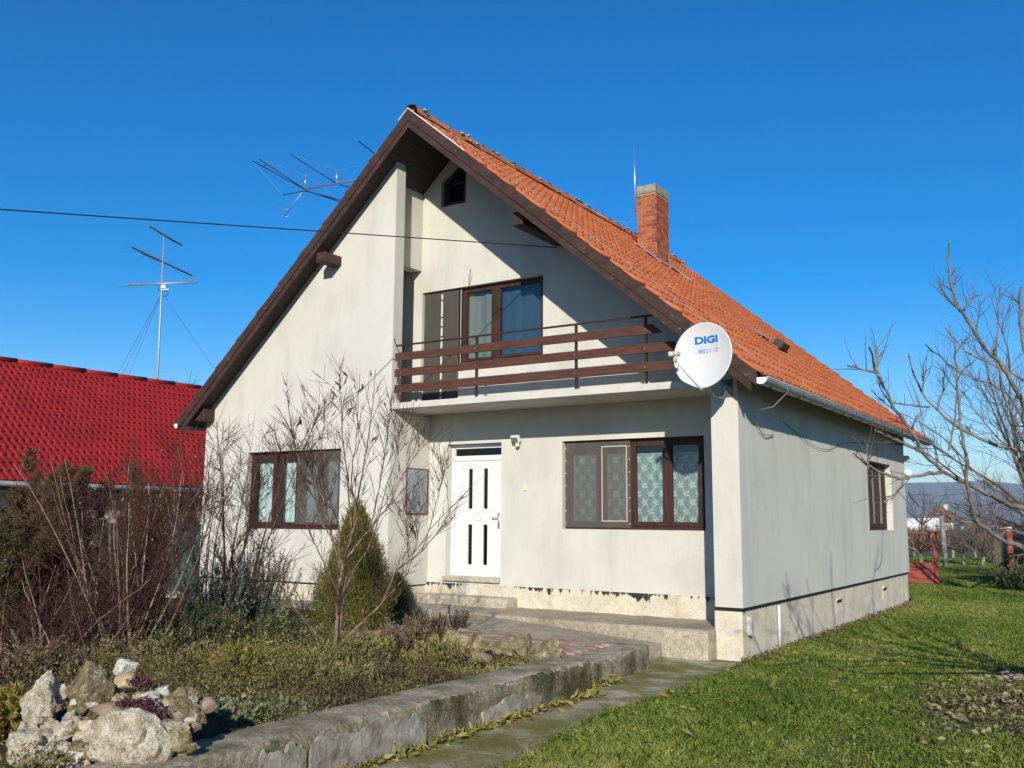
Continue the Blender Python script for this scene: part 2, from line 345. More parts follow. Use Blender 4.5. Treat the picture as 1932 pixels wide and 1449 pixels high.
m_greentwig = leafy('olive_twig', [(0, (.055,.026,.018)), (.5, (.10,.055,.035)), (1, (.17,.11,.07))], .8, 0)
m_peachbark = mottled('peach_bark', [(.08,.04,.03), (.16,.09,.065), (.26,.19,.14), (.34,.28,.22)], 16, .9, .7, .01, bscale=60, fine=70)
m_dryleaf = leafy('dry_leaf', [(0, (.30,.22,.05)), (.5, (.36,.32,.10)), (1, (.28,.16,.07))], .6, .3)
m_oliveleaf = leafy('olive_leaf', [(0, (.075,.085,.02)), (.6, (.12,.13,.035)), (1, (.22,.17,.06))], .55, .3)
m_thuja = leafy('thuja_leaf', [(0, (.075,.09,.016)), (.45, (.155,.17,.03)), (.8, (.23,.225,.05)), (1, (.26,.15,.06))], .7, .25)
m_juniper = leafy('juniper_leaf', [(0, (.06,.065,.018)), (.4, (.095,.08,.03)), (.7, (.135,.075,.038)), (1, (.19,.10,.05))], .75, .2)
m_lav = leafy('lavender_leaf', [(0, (.08,.10,.065)), (.5, (.17,.20,.14)), (1, (.32,.35,.27))], .75, .2)
m_rosemary = leafy('rosemary_leaf', [(0, (.03,.045,.018)), (.6, (.065,.09,.035)), (1, (.13,.155,.08))], .7, .2)
m_cover = leafy('cover_leaf', [(0, (.085,.065,.035)), (.3, (.14,.135,.038)), (.65, (.23,.215,.065)), (1, (.37,.33,.12))], .7, .3)
m_yellowleaf = leafy('yellow_leaf', [(0, (.12,.10,.02)), (.5, (.24,.20,.035)), (1, (.32,.27,.06))], .65, .3)
m_sage = leafy('sage_leaf', [(0, (.07,.085,.05)), (.5, (.13,.15,.09)), (1, (.20,.22,.14))], .8, .2)
m_brownweed = leafy('brown_weed', [(0, (.06,.038,.025)), (.5, (.13,.085,.052)), (1, (.24,.165,.10))], .85, .15)
m_sedum = leafy('sedum_leaf', [(0, (.05,.02,.02)), (.6, (.10,.04,.04)), (1, (.19,.11,.10))], .7, .15)
m_grass = leafy('grass_blade', [(0, (.075,.12,.016)), (.45, (.155,.205,.03)), (.8, (.24,.275,.055)), (1, (.38,.33,.12))], .6, .35)
m_litter = leafy('leaf_litter', [(0, (.07,.05,.03)), (.5, (.15,.11,.06)), (1, (.32,.28,.14))], .8, .1)
m_flower = leafy('orange_petal', [(0, (.55,.22,.02)), (1, (.65,.32,.03))], .6, .3)
m_whiteflower = leafy('white_petal', [(0, (.6,.6,.55)), (1, (.75,.75,.7))], .7, .3)

# ---------------------------------------------------------------- setting
rng = np.random.default_rng(7); random.seed(7)
def sheet(name, x0, x1, y0, y1, z, mat, kind='structure', nx=2, ny=2, amp=0, parent=None):
    xs = np.linspace(x0, x1, nx); ys = np.linspace(y0, y1, ny); X, Y = np.meshgrid(xs, ys)
    Z = np.full_like(X, z) + (amp*(np.sin(X*1.7+Y*.6)+np.sin(Y*1.3-X*.8+1)+.6*np.sin(X*4.1-Y*3.3))/2.6 if amp else 0)
    V = np.stack([X, Y, Z], -1).reshape(-1, 3); i = np.arange(ny-1)[:, None]*nx; j = np.arange(nx-1)[None, :]
    F = np.stack([i+j, i+j+1, i+nx+j+1, i+nx+j], -1).reshape(-1, 4)
    o = np_mesh(name, V, F, mat, parent, smooth=True)
    return tag(o, kind=kind)
tag(sheet('ground', -3150, 3150, -3150, 3150, -.06, m_field), 'flat fields running out to the hills', None)
tag(sheet('lawn_ground', -30, -4.3, 23.9, 95, -.032, m_lawn, nx=60, ny=90, amp=.02), 'grass between the house and the orchard')
tag(sheet('lawn_ground', -4.3, 30, -8, 95, -.03, m_lawn, nx=160, ny=160, amp=.02), 'green lawn beside the house')
pp = MB()
edge = [(-2, -3.75), (3, -3.85), (5.9, -4.0), (8.3, -4.33), (10.3, -4.22), (11.5, -4.2), (12.2, -4.36)]
n = len(edge)
edge_z = lambda y: -.05*max(0, min(1, (y-9)/2.5))
pp.add([(-4.9 if y < 8 else -5.8, y, edge_z(y)) for y, x in edge] + [(x, y, edge_z(y)) for y, x in edge] + [(x, y, -.12) for y, x in edge], [(i, n+i, n+i+1, i+1) for i in range(n-1)] + [(n+i, 2*n+i, 2*n+i+1, n+i+1) for i in range(n-1)])
tag(pp.build('path', m_path), 'mossy concrete path along the low wall', kind='structure')
tag(sheet('garden_bed', -30, -5.2, -4, 9.28, .27, m_soil, nx=120, ny=70, amp=.03), 'dark soil of the raised garden bed', None)
tag(sheet('garden_bed', -30, -9.42, 9.28, 11.49, .27, m_soil, nx=90, ny=20, amp=.03), 'dark soil of the bed near the house', None)

# hills
hv = []; hf = []
az = np.linspace(math.radians(-75), math.radians(60), 240)
h = 112 + 12*np.sin(az*9+1)+7*np.sin(az*23)+4*np.sin(az*51+2)+2*np.sin(az*97)
rows = [(1900, 0), (2200, .25), (2450, .55), (2700, .8), (2950, 1.0)]
hv = np.array([(d*math.sin(a), d*math.cos(a), hh*q-1 + (6*math.sin(a*70+d*.01)+4*math.sin(a*131+d*.02) if 0 < q < 1 else 0)) for d, q in rows for a, hh in zip(az, h)])
k = len(az); i = np.arange(len(rows)-1)[:, None]*k; j = np.arange(k-1)[None, :]
m_hill = mottled('wooded_hill', [(.12,.13,.12), (.16,.17,.145), (.20,.20,.17)], .004, bmp=.3, bdist=5, fine=.03)
o = np_mesh('hills', hv, np.stack([i+j, i+j+1, i+k+j+1, i+k+j], -1).reshape(-1, 4), m_hill, smooth=True); tag(o, 'far blue hills on the horizon', kind='structure')

# ---------------------------------------------------------------- the house
XL, XA, XR, XC = -15.19, -10.46, -4.376, -9.905
F, D, B, V0, V1 = 12.27, 13.355, 23.27, 11.9, 23.85
ZT, KR, KL = 8.70, .842, .894
def roofz(x): return ZT - (KR*(x-XC) if x > XC else KL*(XC-x))
def wtop(x): return roofz(x) - .21
house = thing('house', (XC, F, 0), 'cream rendered gabled house with orange clay roof and wooden balcony', 'house')

def wall(name, axis, u0, u1, w0, w1, zb, top, holes=(), extra=(), mat=None, parent=house):
    """upright wall along u, from depth w0 (seen face) to w1; holes = (ua, ub, za, zta, ztb)"""
    mb = MB(); mp = (lambda u, w, z: (u, w, z)) if axis == 'y' else (lambda u, w, z: (w, u, z))
    us = sorted(set([u0, u1, *[e for e in extra if u0 < e < u1], *[x for hq in holes for x in hq[:2]]]))
    topf = top if callable(top) else (lambda u: top)
    def quad(p): mb.add([mp(*q) for q in p], [(0, 1, 2, 3)])
    for a, b in zip(us, us[1:]):
        segs = []; lo = (zb, zb)
        for hq in sorted([hq for hq in holes if hq[0] <= a + 1e-6 and hq[1] >= b - 1e-6], key=lambda q: q[2]):
            ua, ub, za, zta, ztb = hq; t = lambda u: zta+(ztb-zta)*(u-ua)/(ub-ua)
            segs.append((lo, (za, za))); lo = (t(a), t(b))
        segs.append((lo, (topf(a), topf(b))))
        for (l0, l1), (h0, h1) in segs:
            if h0-l0 < 1e-4 and h1-l1 < 1e-4: continue
            for wv in (w0, w1): quad([(a, wv, l0), (b, wv, l1), (b, wv, h1), (a, wv, h0)])
        quad([(a, w0, topf(a)), (b, w0, topf(b)), (b, w1, topf(b)), (a, w1, topf(a))]); quad([(a, w0, zb), (b, w0, zb), (b, w1, zb), (a, w1, zb)])
    for u in (u0, u1): quad([(u, w0, zb), (u, w1, zb), (u, w1, topf(u)), (u, w0, topf(u))])
    for ua, ub, za, zta, ztb in holes:
        quad([(ua, w0, za), (ub, w0, za), (ub, w1, za), (ua, w1, za)]); quad([(ua, w0, zta), (ub, w0, ztb), (ub, w1, ztb), (ua, w1, zta)])
        quad([(ua, w0, za), (ua, w1, za), (ua, w1, zta), (ua, w0, zta)]); quad([(ub, w0, za), (ub, w1, za), (ub, w1, ztb), (ub, w0, ztb)])
    return mb.build(name, mat or m_wall, parent)

ZB = .628
LW = (-13.965, -11.585, 1.55, 2.965, 2.965)          # window in the left block
RW = (-7.735, -5.30, 1.61, 3.02, 3.02)               # window beside the door
DR = (-10.07, -8.925, .78, 3.05, 3.05)               # door
UD = (-10.70, -9.86, 3.70, 5.865, 5.865); UW = (-9.86, -8.105, 4.47, 5.865, 5.865)
SW = (-10.31, -9.75, 7.43, 7.93, 8.33)
wall('front_wall', 'y', XL, XA, F, F+.24, ZB, wtop, [LW])
wall('side_wall', 'x', F+.24, D, XA, XA-.24, ZB, 3.55)
wall('header_wall', 'x', F+.24, D, XA-.27, XA-.5, 6.28, lambda u: wtop(XA-.27))
wall('recessed_wall', 'y', XA-.0, XR-.36, D, D+.3, ZB, 3.62, [RW, DR])
wall('upper_wall', 'y', -12.6, XR-.36, D, D+.3, 3.62, wtop, [UD, UW, SW], (XC,))
wall('nook_wall', 'x', F+.24, D, -12.4, -12.6, 3.7, lambda u: wtop(-12.4))
wall('right_wall', 'x', F, B, XR, XR-.384, ZB, lambda u: wtop(XR-.03), [(19.59, 21.8, 1.575, 2.965, 2.965)])
wall('left_wall', 'x', F+.24, B, XL, XL+.3, ZB, lambda u: wtop(XL))
wall('rear_wall', 'y', XL+.3, XR-.384, B, B-.3, ZB, wtop, (), (XC,))

# footing, bitumen line, sill strip
mb = MB(); mb.box(XR-.42, XR-.035, F+.05, B-.03, -.1, .585); mb.build('footing', m_plinth, house, bevel=.015)
mb = MB(); mb.box(XA-.1, XR-.425, D-.035, D+.2, .0, .66); mb.build('footing', m_plinth, house, bevel=.012)
mb = MB(); mb.box(XL+.03, XA-.03, F+.03, F+.2, -.1, .60); mb.box(XA-.25, XA-.03, F+.21, D-.04, -.1, .60); mb.build('footing', m_plinth, house, bevel=.012)
mb = MB(); mb.box(XR-.40, XR-.012, F+.02, B-.012, .588, .624); mb.build('bitumen_strip', m_bitumen, house)
mb = MB(); mb.box(XL+.02, XA-.012, F+.012, F+.2, .602, .626); mb.build('bitumen_strip', m_bitumen, house)
# vents and the white drain pipe in the right footing
for y in (17.0, 20.6):
    mb = MB(); mb.prism([(XR-.05, .19), (XR-.028, .19), (XR-.028, .40), (XR-.0, .42), (XR-.0, .44), (XR-.05, .44)], 'y', y, y+.38); mb.build('cellar_vent', m_plinth, house)
    mb = MB(); mb.box(XR-.034, XR-.026, y+.03, y+.35, .36, .41); mb.build('painted_vent_shade', m_bitumen, house)  # dark strip painted as the shadow below the vent's top lip
mb = MB(); mb.tube([(XR+.0, 13.75, .56), (XR+.0, 13.75, -.02)], .022, 10); mb.build('drain_pipe', m_white, house, True)
mb = MB(); mb.box(XR-.034, XR+.03, 12.5, 12.57, .26, .5); mb.build('meter_cover', m_wall, house)

# balcony slab and railing
mb = MB(); mb.box(-12.39, XA-.001, F+.242, D-.003, 3.56, 3.694); mb.build('nook_floor', m_wall, house)
mb = MB(); mb.box(XA+.001, XR-.385, F, D-.002, 3.593, 3.698); mb.build('balcony_slab', m_wall, house, bevel=.008)
tops = (4.543, 4.268, 3.995)
for zt, xe in zip(tops, (-5.60, -5.28, -4.98)):
    mb = MB(); mb.prism([(-10.375, zt-.135), (xe+.16, zt-.135), (xe, zt), (-10.375, zt)], 'y', 12.235, 12.262)
    mb.build('railing_board', m_board, house, bevel=.004)
for x in (-10.235, -8.70, -6.87, -5.72):
    mb = MB(); mb.box(x-.018, x+.018, 12.265, 12.30, 3.695, 4.665); mb.build('railing_post', m_darkmetal, house)
    for zt in tops: mb = MB(); mb.tube([(x, 12.236, zt-.067), (x, 12.230, zt-.067)], .008, 8); mb.build('railing_bolt', m_steel, house)
mb = MB(); mb.box(-10.375, -5.45, 12.268, 12.298, 4.667, 4.697); mb.build('top_rail', m_darkmetal, house, bevel=.003)

# windows
def framebox(mb, x0, x1, y0, y1, z0, z1, t):
    mb.box(x0, x0+t, y0, y1, z0, z1); mb.box(x1-t, x1, y0, y1, z0, z1)
    mb.box(x0+t, x1-t, y0+.001, y1-.001, z0, z0+t); mb.box(x0+t, x1-t, y0+.001, y1-.001, z1-t, z1)
def pleats(name, x0, x1, y, z0, z1, mat, parent, amp=.012, per=.16, nx=60):
    xs = np.linspace(x0, x1, nx); V = []; 
    for z in (z0, (z0+z1)/2, z1):
        V += [(x, y+amp*math.sin(2*math.pi*x/per+.7*math.sin(x*5))+amp*.4*math.sin(x*31), z) for x in xs]
    i = np.arange(2)[:, None]*nx; j = np.arange(nx-1)[None, :]
    return np_mesh(name, np.array(V), np.stack([i+j, i+j+1, i+nx+j+1, i+nx+j], -1).reshape(-1, 4), mat, parent, smooth=True)
def window(hole, y, casements, curtain, cz, label=None):
    x0, x1, z0, z1 = hole[:4]; mb = MB(); framebox(mb, x0+.002, x1-.002, y, y+.09, z0+.002, z1-.002, .055)
    mb.box(x0+.02, x1-.02, y-.012, y-.001, z0+.004, z0+.05)
    fr = mb.build('window', m_frame, house, bevel=.004)
    if label: fr['label'] = label
    for a, b in casements:
        mb = MB(); framebox(mb, a, b, y-.02, y+.05, z0+.055, z1-.055, .07); mb.build('sash', m_frame, fr, bevel=.005)
        mb = MB(); mb.box(a+.07, b-.07, y+.014, y+.02, z0+.125, z1-.125); mb.build('pane', m_glass, fr)
    pleats('curtain', x0+.06, x1-.06, y+.16, z0+.05, cz, curtain, fr)
    return fr
wr = window(RW, D+.10, [(-7.68, -7.09), (-7.06, -6.53), (-6.53, -5.93), (-5.93, -5.355)], m_lace, 2.80, 'brown wooden window with lace curtains')
mb = MB(); mb.box(-7.715, -6.545, D+.066, D+.070, RW[2]+.03, RW[3]-.03); o = mb.build('insect_screen', m_screen, wr); o['label'] = 'grey insect screen over the left half'
mb = MB(); framebox(mb, -7.05, -6.60, D+.058, D+.064, RW[2]+.12, RW[3]-.1, .018); mb.build('screen_batten', simple('pale_batten', (.45,.40,.33)), wr)
mb = MB()
for i in range(7): mb.tube([(-7.70, D+.064, 1.70+i*.2), (-7.70, D+.056, 1.70+i*.2)], .008, 6); mb.tube([(-6.56, D+.064, 1.70+i*.2), (-6.56, D+.056, 1.70+i*.2)], .008, 6)
mb.build('screen_pin', m_whitemetal, wr)['kind'] = 'stuff'
wl = window(LW, F+.10, [(-13.90, -13.28), (-13.18, -12.68), (-12.64, -12.12), (-12.12, -11.64)], m_voile, 2.78, 'brown wooden window with plain pale curtains')
mb = MB(); mb.box(-12.70, -11.60, F+.062, F+.066, LW[2]+.09, LW[3]-.02); mb.build('insect_screen', m_screen, wl)
# balcony door and window above
mb = MB(); framebox(mb, UW[0]+.002, UW[1]-.002, D+.09, D+.17, UW[2], UW[3]-.002, .05); mb.box(-9.165, -9.085, D+.088, D+.168, UW[2]+.05, UW[3]-.05)
uw = mb.build('window', m_frame, house, bevel=.004); uw['label'] = 'upper window behind the balcony, blue sky reflection painted behind right pane'
for a, b, mt in ((-9.80, -9.17, m_greyvoile), (-9.08, -8.16, m_skyreflection)):
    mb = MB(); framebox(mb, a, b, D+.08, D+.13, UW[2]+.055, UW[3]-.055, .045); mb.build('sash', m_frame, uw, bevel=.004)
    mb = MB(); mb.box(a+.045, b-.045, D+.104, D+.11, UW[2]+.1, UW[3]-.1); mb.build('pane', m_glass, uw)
    pleats('curtain', a+.02, b-.02, D+.2, UW[2]+.06, UW[3]-.06, mt, uw, .004 if mt is m_skyreflection else .015, .3)  # right sheet is no real curtain, it carries the painted sky reflection
mb = MB(); framebox(mb, UD[0]+.002, UD[1]-.002, D+.09, D+.17, UD[2]+.002, UD[3]-.002, .07); mb.box(-10.31, -10.25, D+.088, D+.16, 3.78, 5.79)
ud = mb.build('balcony_door', m_frame, house, bevel=.004)
mb = MB(); mb.box(-10.63, -9.93, D+.12, D+.126, 3.78, 5.79); mb.build('pane', m_darkglass, ud)
mb = MB(); mb.box(-10.69, -9.87, D+.058, D+.062, 3.72, 5.85); o = mb.build('insect_screen', m_blackscreen, ud)
mb = MB(); rr = random.Random(3)
z = 3.75
while z < 5.75:
    l = rr.uniform(.14, .32); mb.box(-10.30, -10.265, D+.048, D+.056, z, min(z+l, 5.8)); z += l+.03
mb.box(-9.875, -9.85, D+.046, D+.056, 3.75, 5.84)
mb.build('screen_tape', m_grey, ud)
# small attic window
mb = MB(); y0, y1 = D+.08, D+.14
def attic(i): return [(SW[0]+i, SW[2]+i), (SW[1]-i, SW[2]+i), (SW[1]-i, SW[4]-i*1.0-i*.7), (SW[0]+i, SW[3]-i*.6)]
a0, a1 = attic(.003), attic(.07)
for k in range(4):
    q = [a0[k], a0[(k+1) % 4], a1[(k+1) % 4], a1[k]]; mb.prism(q, 'y', y0, y1)
aw = mb.build('attic_window', m_soffit, house)
mb = MB(); mb.prism(attic(.065), 'y', D+.105, D+.112); mb.build('pane', m_darkglass, aw)
mb = MB(); framebox(mb, -10.2, -9.83, D+.075, D+.09, 7.5, 7.86, .018); mb.build('inner_frame', m_fascia, aw)
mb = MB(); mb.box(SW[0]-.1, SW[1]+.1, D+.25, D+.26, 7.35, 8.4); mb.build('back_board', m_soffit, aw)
# side window
mb = MB(); x0 = XR-.13
def fbx(mb, y0, y1, z0, z1, xa, xb, t):
    mb.box(xa, xb, y0, y0+t, z0, z1); mb.box(xa, xb, y1-t, y1, z0, z1); mb.box(xa+.001, xb-.001, y0+t, y1-t, z0, z0+t); mb.box(xa+.001, xb-.001, y0+t, y1-t, z1-t, z1)
fbx(mb, 19.592, 21.798, 1.577, 2.963, x0-.09, x0, .06); sw = mb.build('window', m_frame, house, bevel=.004); sw['label'] = 'narrow looking brown window in the shaded end of the side wall'
for a, b in ((19.65, 20.35), (20.35, 21.05), (21.05, 21.74)):
    mb = MB(); fbx(mb, a, b, 1.637, 2.903, x0-.06, x0+.012, .075); mb.build('sash', m_frame, sw, bevel=.005)
    mb = MB(); mb.box(x0-.03, x0-.024, a+.07, b-.07, 1.70, 2.83); mb.build('pane', m_glass, sw)
mb = MB(); mb.box(x0-.24, x0-.235, 20.9, 21.75, 1.6, 2.9); mb.build('curtain', m_voile, sw)
mb = MB(); mb.box(x0-.24, x0-.235, 19.6, 20.88, 1.6, 2.9); mb.build('curtain', m_soffit, sw)

# front door
dy = D+.13; x0, x1, z0, z1 = DR[:4]
mb = MB(); framebox(mb, x0+.002, x1-.002, dy, dy+.08, z0+.002, z1-.002, .075); mb.box(x0+.077, x1-.077, dy+.001, dy+.079, 2.76, 2.85)
dr = mb.build('front_door', m_white, house, bevel=.006); dr['label'] = 'white plastic front door with four narrow dark panes'
lx0, lx1, lz0, lz1 = x0+.082, x1-.082, .80, 2.755
mb = MB(); gl = []; lc = (lx0+lx1)/2
for s in (-1, 1):
    gx0, gx1 = (lc-.205, lc-.115) if s < 0 else (lc+.115, lc+.205)
    gl += [(gx0, gx1, .98, 1.66), (gx0, gx1, 1.93, 2.62)]
us = sorted({lx0, lx1, *[g[0] for g in gl], *[g[1] for g in gl]})
for a, b in zip(us, us[1:]):
    hz = [(g[2], g[3]) for g in gl if abs(g[0]-a) < 1e-6]
    lo = lz0
    for q0, q1 in sorted(hz): mb.box(a, b, dy+.012, dy+.07, lo, q0); lo = q1
    mb.box(a, b, dy+.012, dy+.07, lo, lz1)
leaf = mb.build('door_leaf', m_white, dr)
for g in gl:
    mb = MB(); mb.box(g[0], g[1], dy+.035, dy+.04, g[2], g[3]); mb.build('pane', m_darkglass, dr)
    mb = MB(); framebox(mb, g[0]-.03, g[1]+.03, dy+.003, dy+.0115, g[2]-.03, g[3]+.03, .03); mb.build('pane_moulding', m_white, dr, bevel=.004)
mb = MB(); framebox(mb, lx0+.12, lx1-.12, dy+.004, dy+.0115, lz0+.11, lz1-.09, .02); mb.build('panel_moulding', m_white, dr, bevel=.003)
mb = MB(); ring = [(lc+.065*math.cos(t), dy+.008, 1.795+.065*math.sin(t)) for t in np.linspace(0, 2*math.pi, 33)]; mb.tube(ring, .009, 6); mb.build('door_ornament', m_white, dr, True)
mb = MB(); mb.box(x0+.08, x1-.08, dy+.035, dy+.04, 2.855, 2.97); mb.build('pane', m_darkglass, dr)
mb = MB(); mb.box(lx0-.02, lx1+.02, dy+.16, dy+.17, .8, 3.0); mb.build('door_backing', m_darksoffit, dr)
hx = lx1-.055
mb = MB(); mb.box(hx-.02, hx+.02, dy+.004, dy+.0115, 1.60, 1.86); mb.tube([(hx, dy+.01, 1.78), (hx, dy-.035, 1.78), (hx-.02, dy-.045, 1.78), (hx-.11, dy-.045, 1.775)], .010, 8); mb.build('handle', m_alu, dr, True)
mb = MB(); mb.box(x0-.03, x1-.004, D-.06, dy-.002, .70, .779); mb.build('threshold', m_terraceface, dr, bevel=.01)

# roof
roof_mb = MB(); e = XR+.40; el = XL-.36
roof_mb.prism([(XC, ZT-.06), (e, roofz(e)-.06), (e, roofz(e)-.17), (XC, ZT-.19)], 'y', V0+.012, V1-.02)
roof_mb.prism([(XC, ZT-.0605), (XC, ZT-.1895), (el, roofz(el)-.17), (el, roofz(el)-.06)], 'y', V0+.012, V1-.02)
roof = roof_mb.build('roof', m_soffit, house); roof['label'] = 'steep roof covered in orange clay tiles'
ct = 1/math.hypot(1, KR); st = KR*ct
def tile_verts(side=1):
    k = KR if side > 0 else KL; c = 1/math.hypot(1, k); s = k*c
    Sd = np.array([c*side, 0, -s]); N = np.array([s*side, 0, c]); Y = np.array([0, 1, 0])
    prof = [(0, -.004), (.010, .034), (.036, .044), (.062, .034), (.074, .004), (.13, -.002), (.155, .010), (.185, .008), (.203, -.006)]
    V = []; n = len(prof)
    for b, lift in ((0, .002), (.40, .040)):
        V += [Y*a + Sd*b + N*(cc+lift) for a, cc in prof]
    V += [Y*a + Sd*.392 + N*(cc*.4+.006) for a, cc in prof]
    Fq = [(i, i+1, n+i+1, n+i) for i in range(n-1)] + [(n+i, n+i+1, 2*n+i+1, 2*n+i) for i in range(n-1)]
    return np.array(V), np.array(Fq), Sd, N
TV, TF, TS, TN = tile_verts(1)
GA, TW = .36, .2
eaveS = (e+.03-XC)/ct; nrow = int(eaveS/GA)+1; ncol = int((V1-V0)/TW)+1
tiles = []
for r in range(nrow):
    off = TW/2 if r % 2 else 0
    for c in range(ncol):
        y = V0-.02+c*TW-off
        if y+TW > V1+.05 or y < V0-.06: continue
        s0 = eaveS-(r+1)*GA-.04
        if s0 < -.1: continue
        p = Vector((XC, y, ZT-.055)) + Vector(TS)*s0 + Vector(TN)*.0
        pm = p + Vector(TS)*.2
        if -8.70 < pm.x < -8.15 and 18.1 < pm.y+.1 < 19.0: continue
        tiles.append((( p-CAM).length, p))
tiles.sort(key=lambda t: t[0])
me = bpy.data.meshes.new('roof_tile'); me.from_pydata(TV.tolist(), [], TF.tolist()); me.materials.append(m_tile); me.shade_smooth()
rr = random.Random(5)
def jit(): return Vector((0, rr.uniform(-.004, .004), 0)) + Vector(TN)*rr.uniform(-.004, .006)
for d_, p in tiles[:300]:
    o = link(bpy.data.objects.new('roof_tile', me)); setparent(o, roof); o.location = p+jit(); o.rotation_euler = (rr.uniform(-.012, .012), rr.uniform(-.01, .01), rr.uniform(-.01, .01))
VV = [TV+np.array(p+jit()) for d_, p in tiles[300:]]; FF = [TF+i*len(TV) for i in range(len(VV))]
o = np_mesh('roof_tiles', np.concatenate(VV), np.concatenate(FF), m_tilemass, roof, np.repeat(rng.random(len(VV)), len(TV)), True); o['kind'] = 'stuff'
# per tile tone from the stored value
nt = m_tilemass.node_tree; at = nt.nodes.new('ShaderNodeAttribute'); at.attribute_name = 'rnd'
for nd in nt.nodes:
    if nd.type == 'VALTORGB' and nd.inputs[0].is_linked and nd.inputs[0].links[0].from_node.type == 'OBJECT_INFO':
        nt.links.new(at.outputs['Fac'], nd.inputs[0]); el_ = nd.color_ramp.elements
        el_[0].color = lin((.38,.10,.038)); el_[1].color = lin((.47,.145,.06))
TV2, TF2, TS2, TN2 = tile_verts(-1)
VV = []
for r in range(20):
    for c in range(ncol):
        y = V0-.02+c*TW-(TW/2 if r % 2 else 0)
        if y < V0-.06 or y+TW > V1+.05: continue
        VV.append(TV2+np.array(Vector((XC, y, ZT-.055))+Vector(TS2)*((XC-el+.03)*math.hypot(1, KL)-(r+1)*GA-.04)))
o = np_mesh('roof_tiles', np.concatenate(VV), np.concatenate([TF2+i*len(TV2) for i in range(len(VV))]), m_tilemass, roof, np.repeat(rng.random(len(VV)), len(TV2)), True); o['kind'] = 'stuff'
# ridge
mb = MB(); n = 9
for a, (y, rad) in enumerate(((0, .135), (.40, .118))): mb.v += [(rad*1.15*math.cos(t), y, rad*math.sin(t)) for t in np.linspace(-.25, math.pi+.25, n)]
mb.f += [(i, i+1, n+i+1, n+i) for i in range(n-1)]; ridge_me = mb.mesh('ridge_tile'); ridge_me.materials.append(m_ridge); ridge_me.shade_smooth()
y = V0+.02
while y < V1-.3:
    o = link(bpy.data.objects.new('ridge_tile', ridge_me)); setparent(o, roof); o.location = (XC+rr.uniform(-.008, .008), y, ZT-.055+rr.uniform(-.01, .012)); o.rotation_euler = (rr.uniform(-.02, .02), 0, rr.uniform(-.02, .02)); y += .345
mb = MB(); y = V0+.05
while y < V1-.1:
    mb.sphere((XC+rr.uniform(.0, .16), y+rr.uniform(-.1, .1), ZT-.01+rr.uniform(-.05, .04)), rr.uniform(.016, .04), 6, 4, (1, rr.uniform(1, 2.2), .6)); y += rr.uniform(.04, .14)
o = mb.build('ridge_mortar', m_mortar, roof, True); o['kind'] = 'stuff'

# bargeboards
def barge(name, xa, xb, dz0, dz1, y0, y1, mat=m_fascia):
    mb = MB(); mb.prism([(xa, roofz(xa)-dz0), (xb, roofz(xb)-dz0), (xb, roofz(xb)-dz1), (xa, roofz(xa)-dz1)], 'y', y0, y1); return mb.build(name, mat, house, bevel=.004)
xm = -8.9
barge('bargeboard', XC+.001, xm, 0.02, .215, V0-.035, V0+.01); barge('bargeboard', xm+.003, -6.45, .015, .215, V0-.037, V0+.01); barge('bargeboard', -6.447, -3.975, .018, .215, V0-.034, V0+.01)
barge('bargeboard_lower', XC+.001, -6.9, .218, .345, V0-.02, V0+.012); barge('bargeboard_lower', -6.897, -4.05, .218, .345, V0-.022, V0+.012)
barge('bargeboard', -12.4, XC-.001, .02, .215, V0-.035, V0+.01); barge('bargeboard', XL-.365, -12.403, .02, .215, V0-.036, V0+.01)
barge('bargeboard_lower', XL-.27, XC-.001, .218, .345, V0-.02, V0+.012)
mb = MB()
for xa, xb in ((XC, -8.7), (XC-.2, XC)): mb.prism([(xa, roofz(xa)+.006), (xb, roofz(xb)+.006), (xb, roofz(xb)-.012), (xa, roofz(xa)-.012)], 'y', V0-.05, V0-.037)
mb.build('verge_trim', m_whitemetal, house)
# soffit boards under the gable overhang and purlin ends
for side in (-1, 1):
    k = KR if side > 0 else KL; L = 5.55*math.hypot(1, k); c = side/math.hypot(1, k); s = -k/math.hypot(1, k); nb = 48
    for i in range(nb):
        s0 = L*i/nb+.003; s1 = L*(i+1)/nb-.003
        zo = ZT-.1905; mb = MB()
        mb.prism([(XC+c*s0, zo+s*s0-.004), (XC+c*s1, zo+s*s1-.004), (XC+c*s1, zo+s*s1-.024), (XC+c*s0, zo+s*s0-.024)], 'y', V0+.014, D-.004 if -10.42 < XC+c*s1 < XR-.4 else F-.003)
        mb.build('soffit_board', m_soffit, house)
def beam(x, z, w, hh, y0, y1, label=None):
    mb = MB(); mb.box(x-w/2, x+w/2, y0, y1, z-hh/2, z+hh/2); o = mb.build('purlin', m_fascia, house, bevel=.012)
beam(-7.76, 6.42, .2, .22, V0+.1, D+.02); beam(-11.83, 6.36, .22, .18, V0-.05, F+.02); beam(-15.1, 3.72, .28, .24, V0+.1, F+.02)
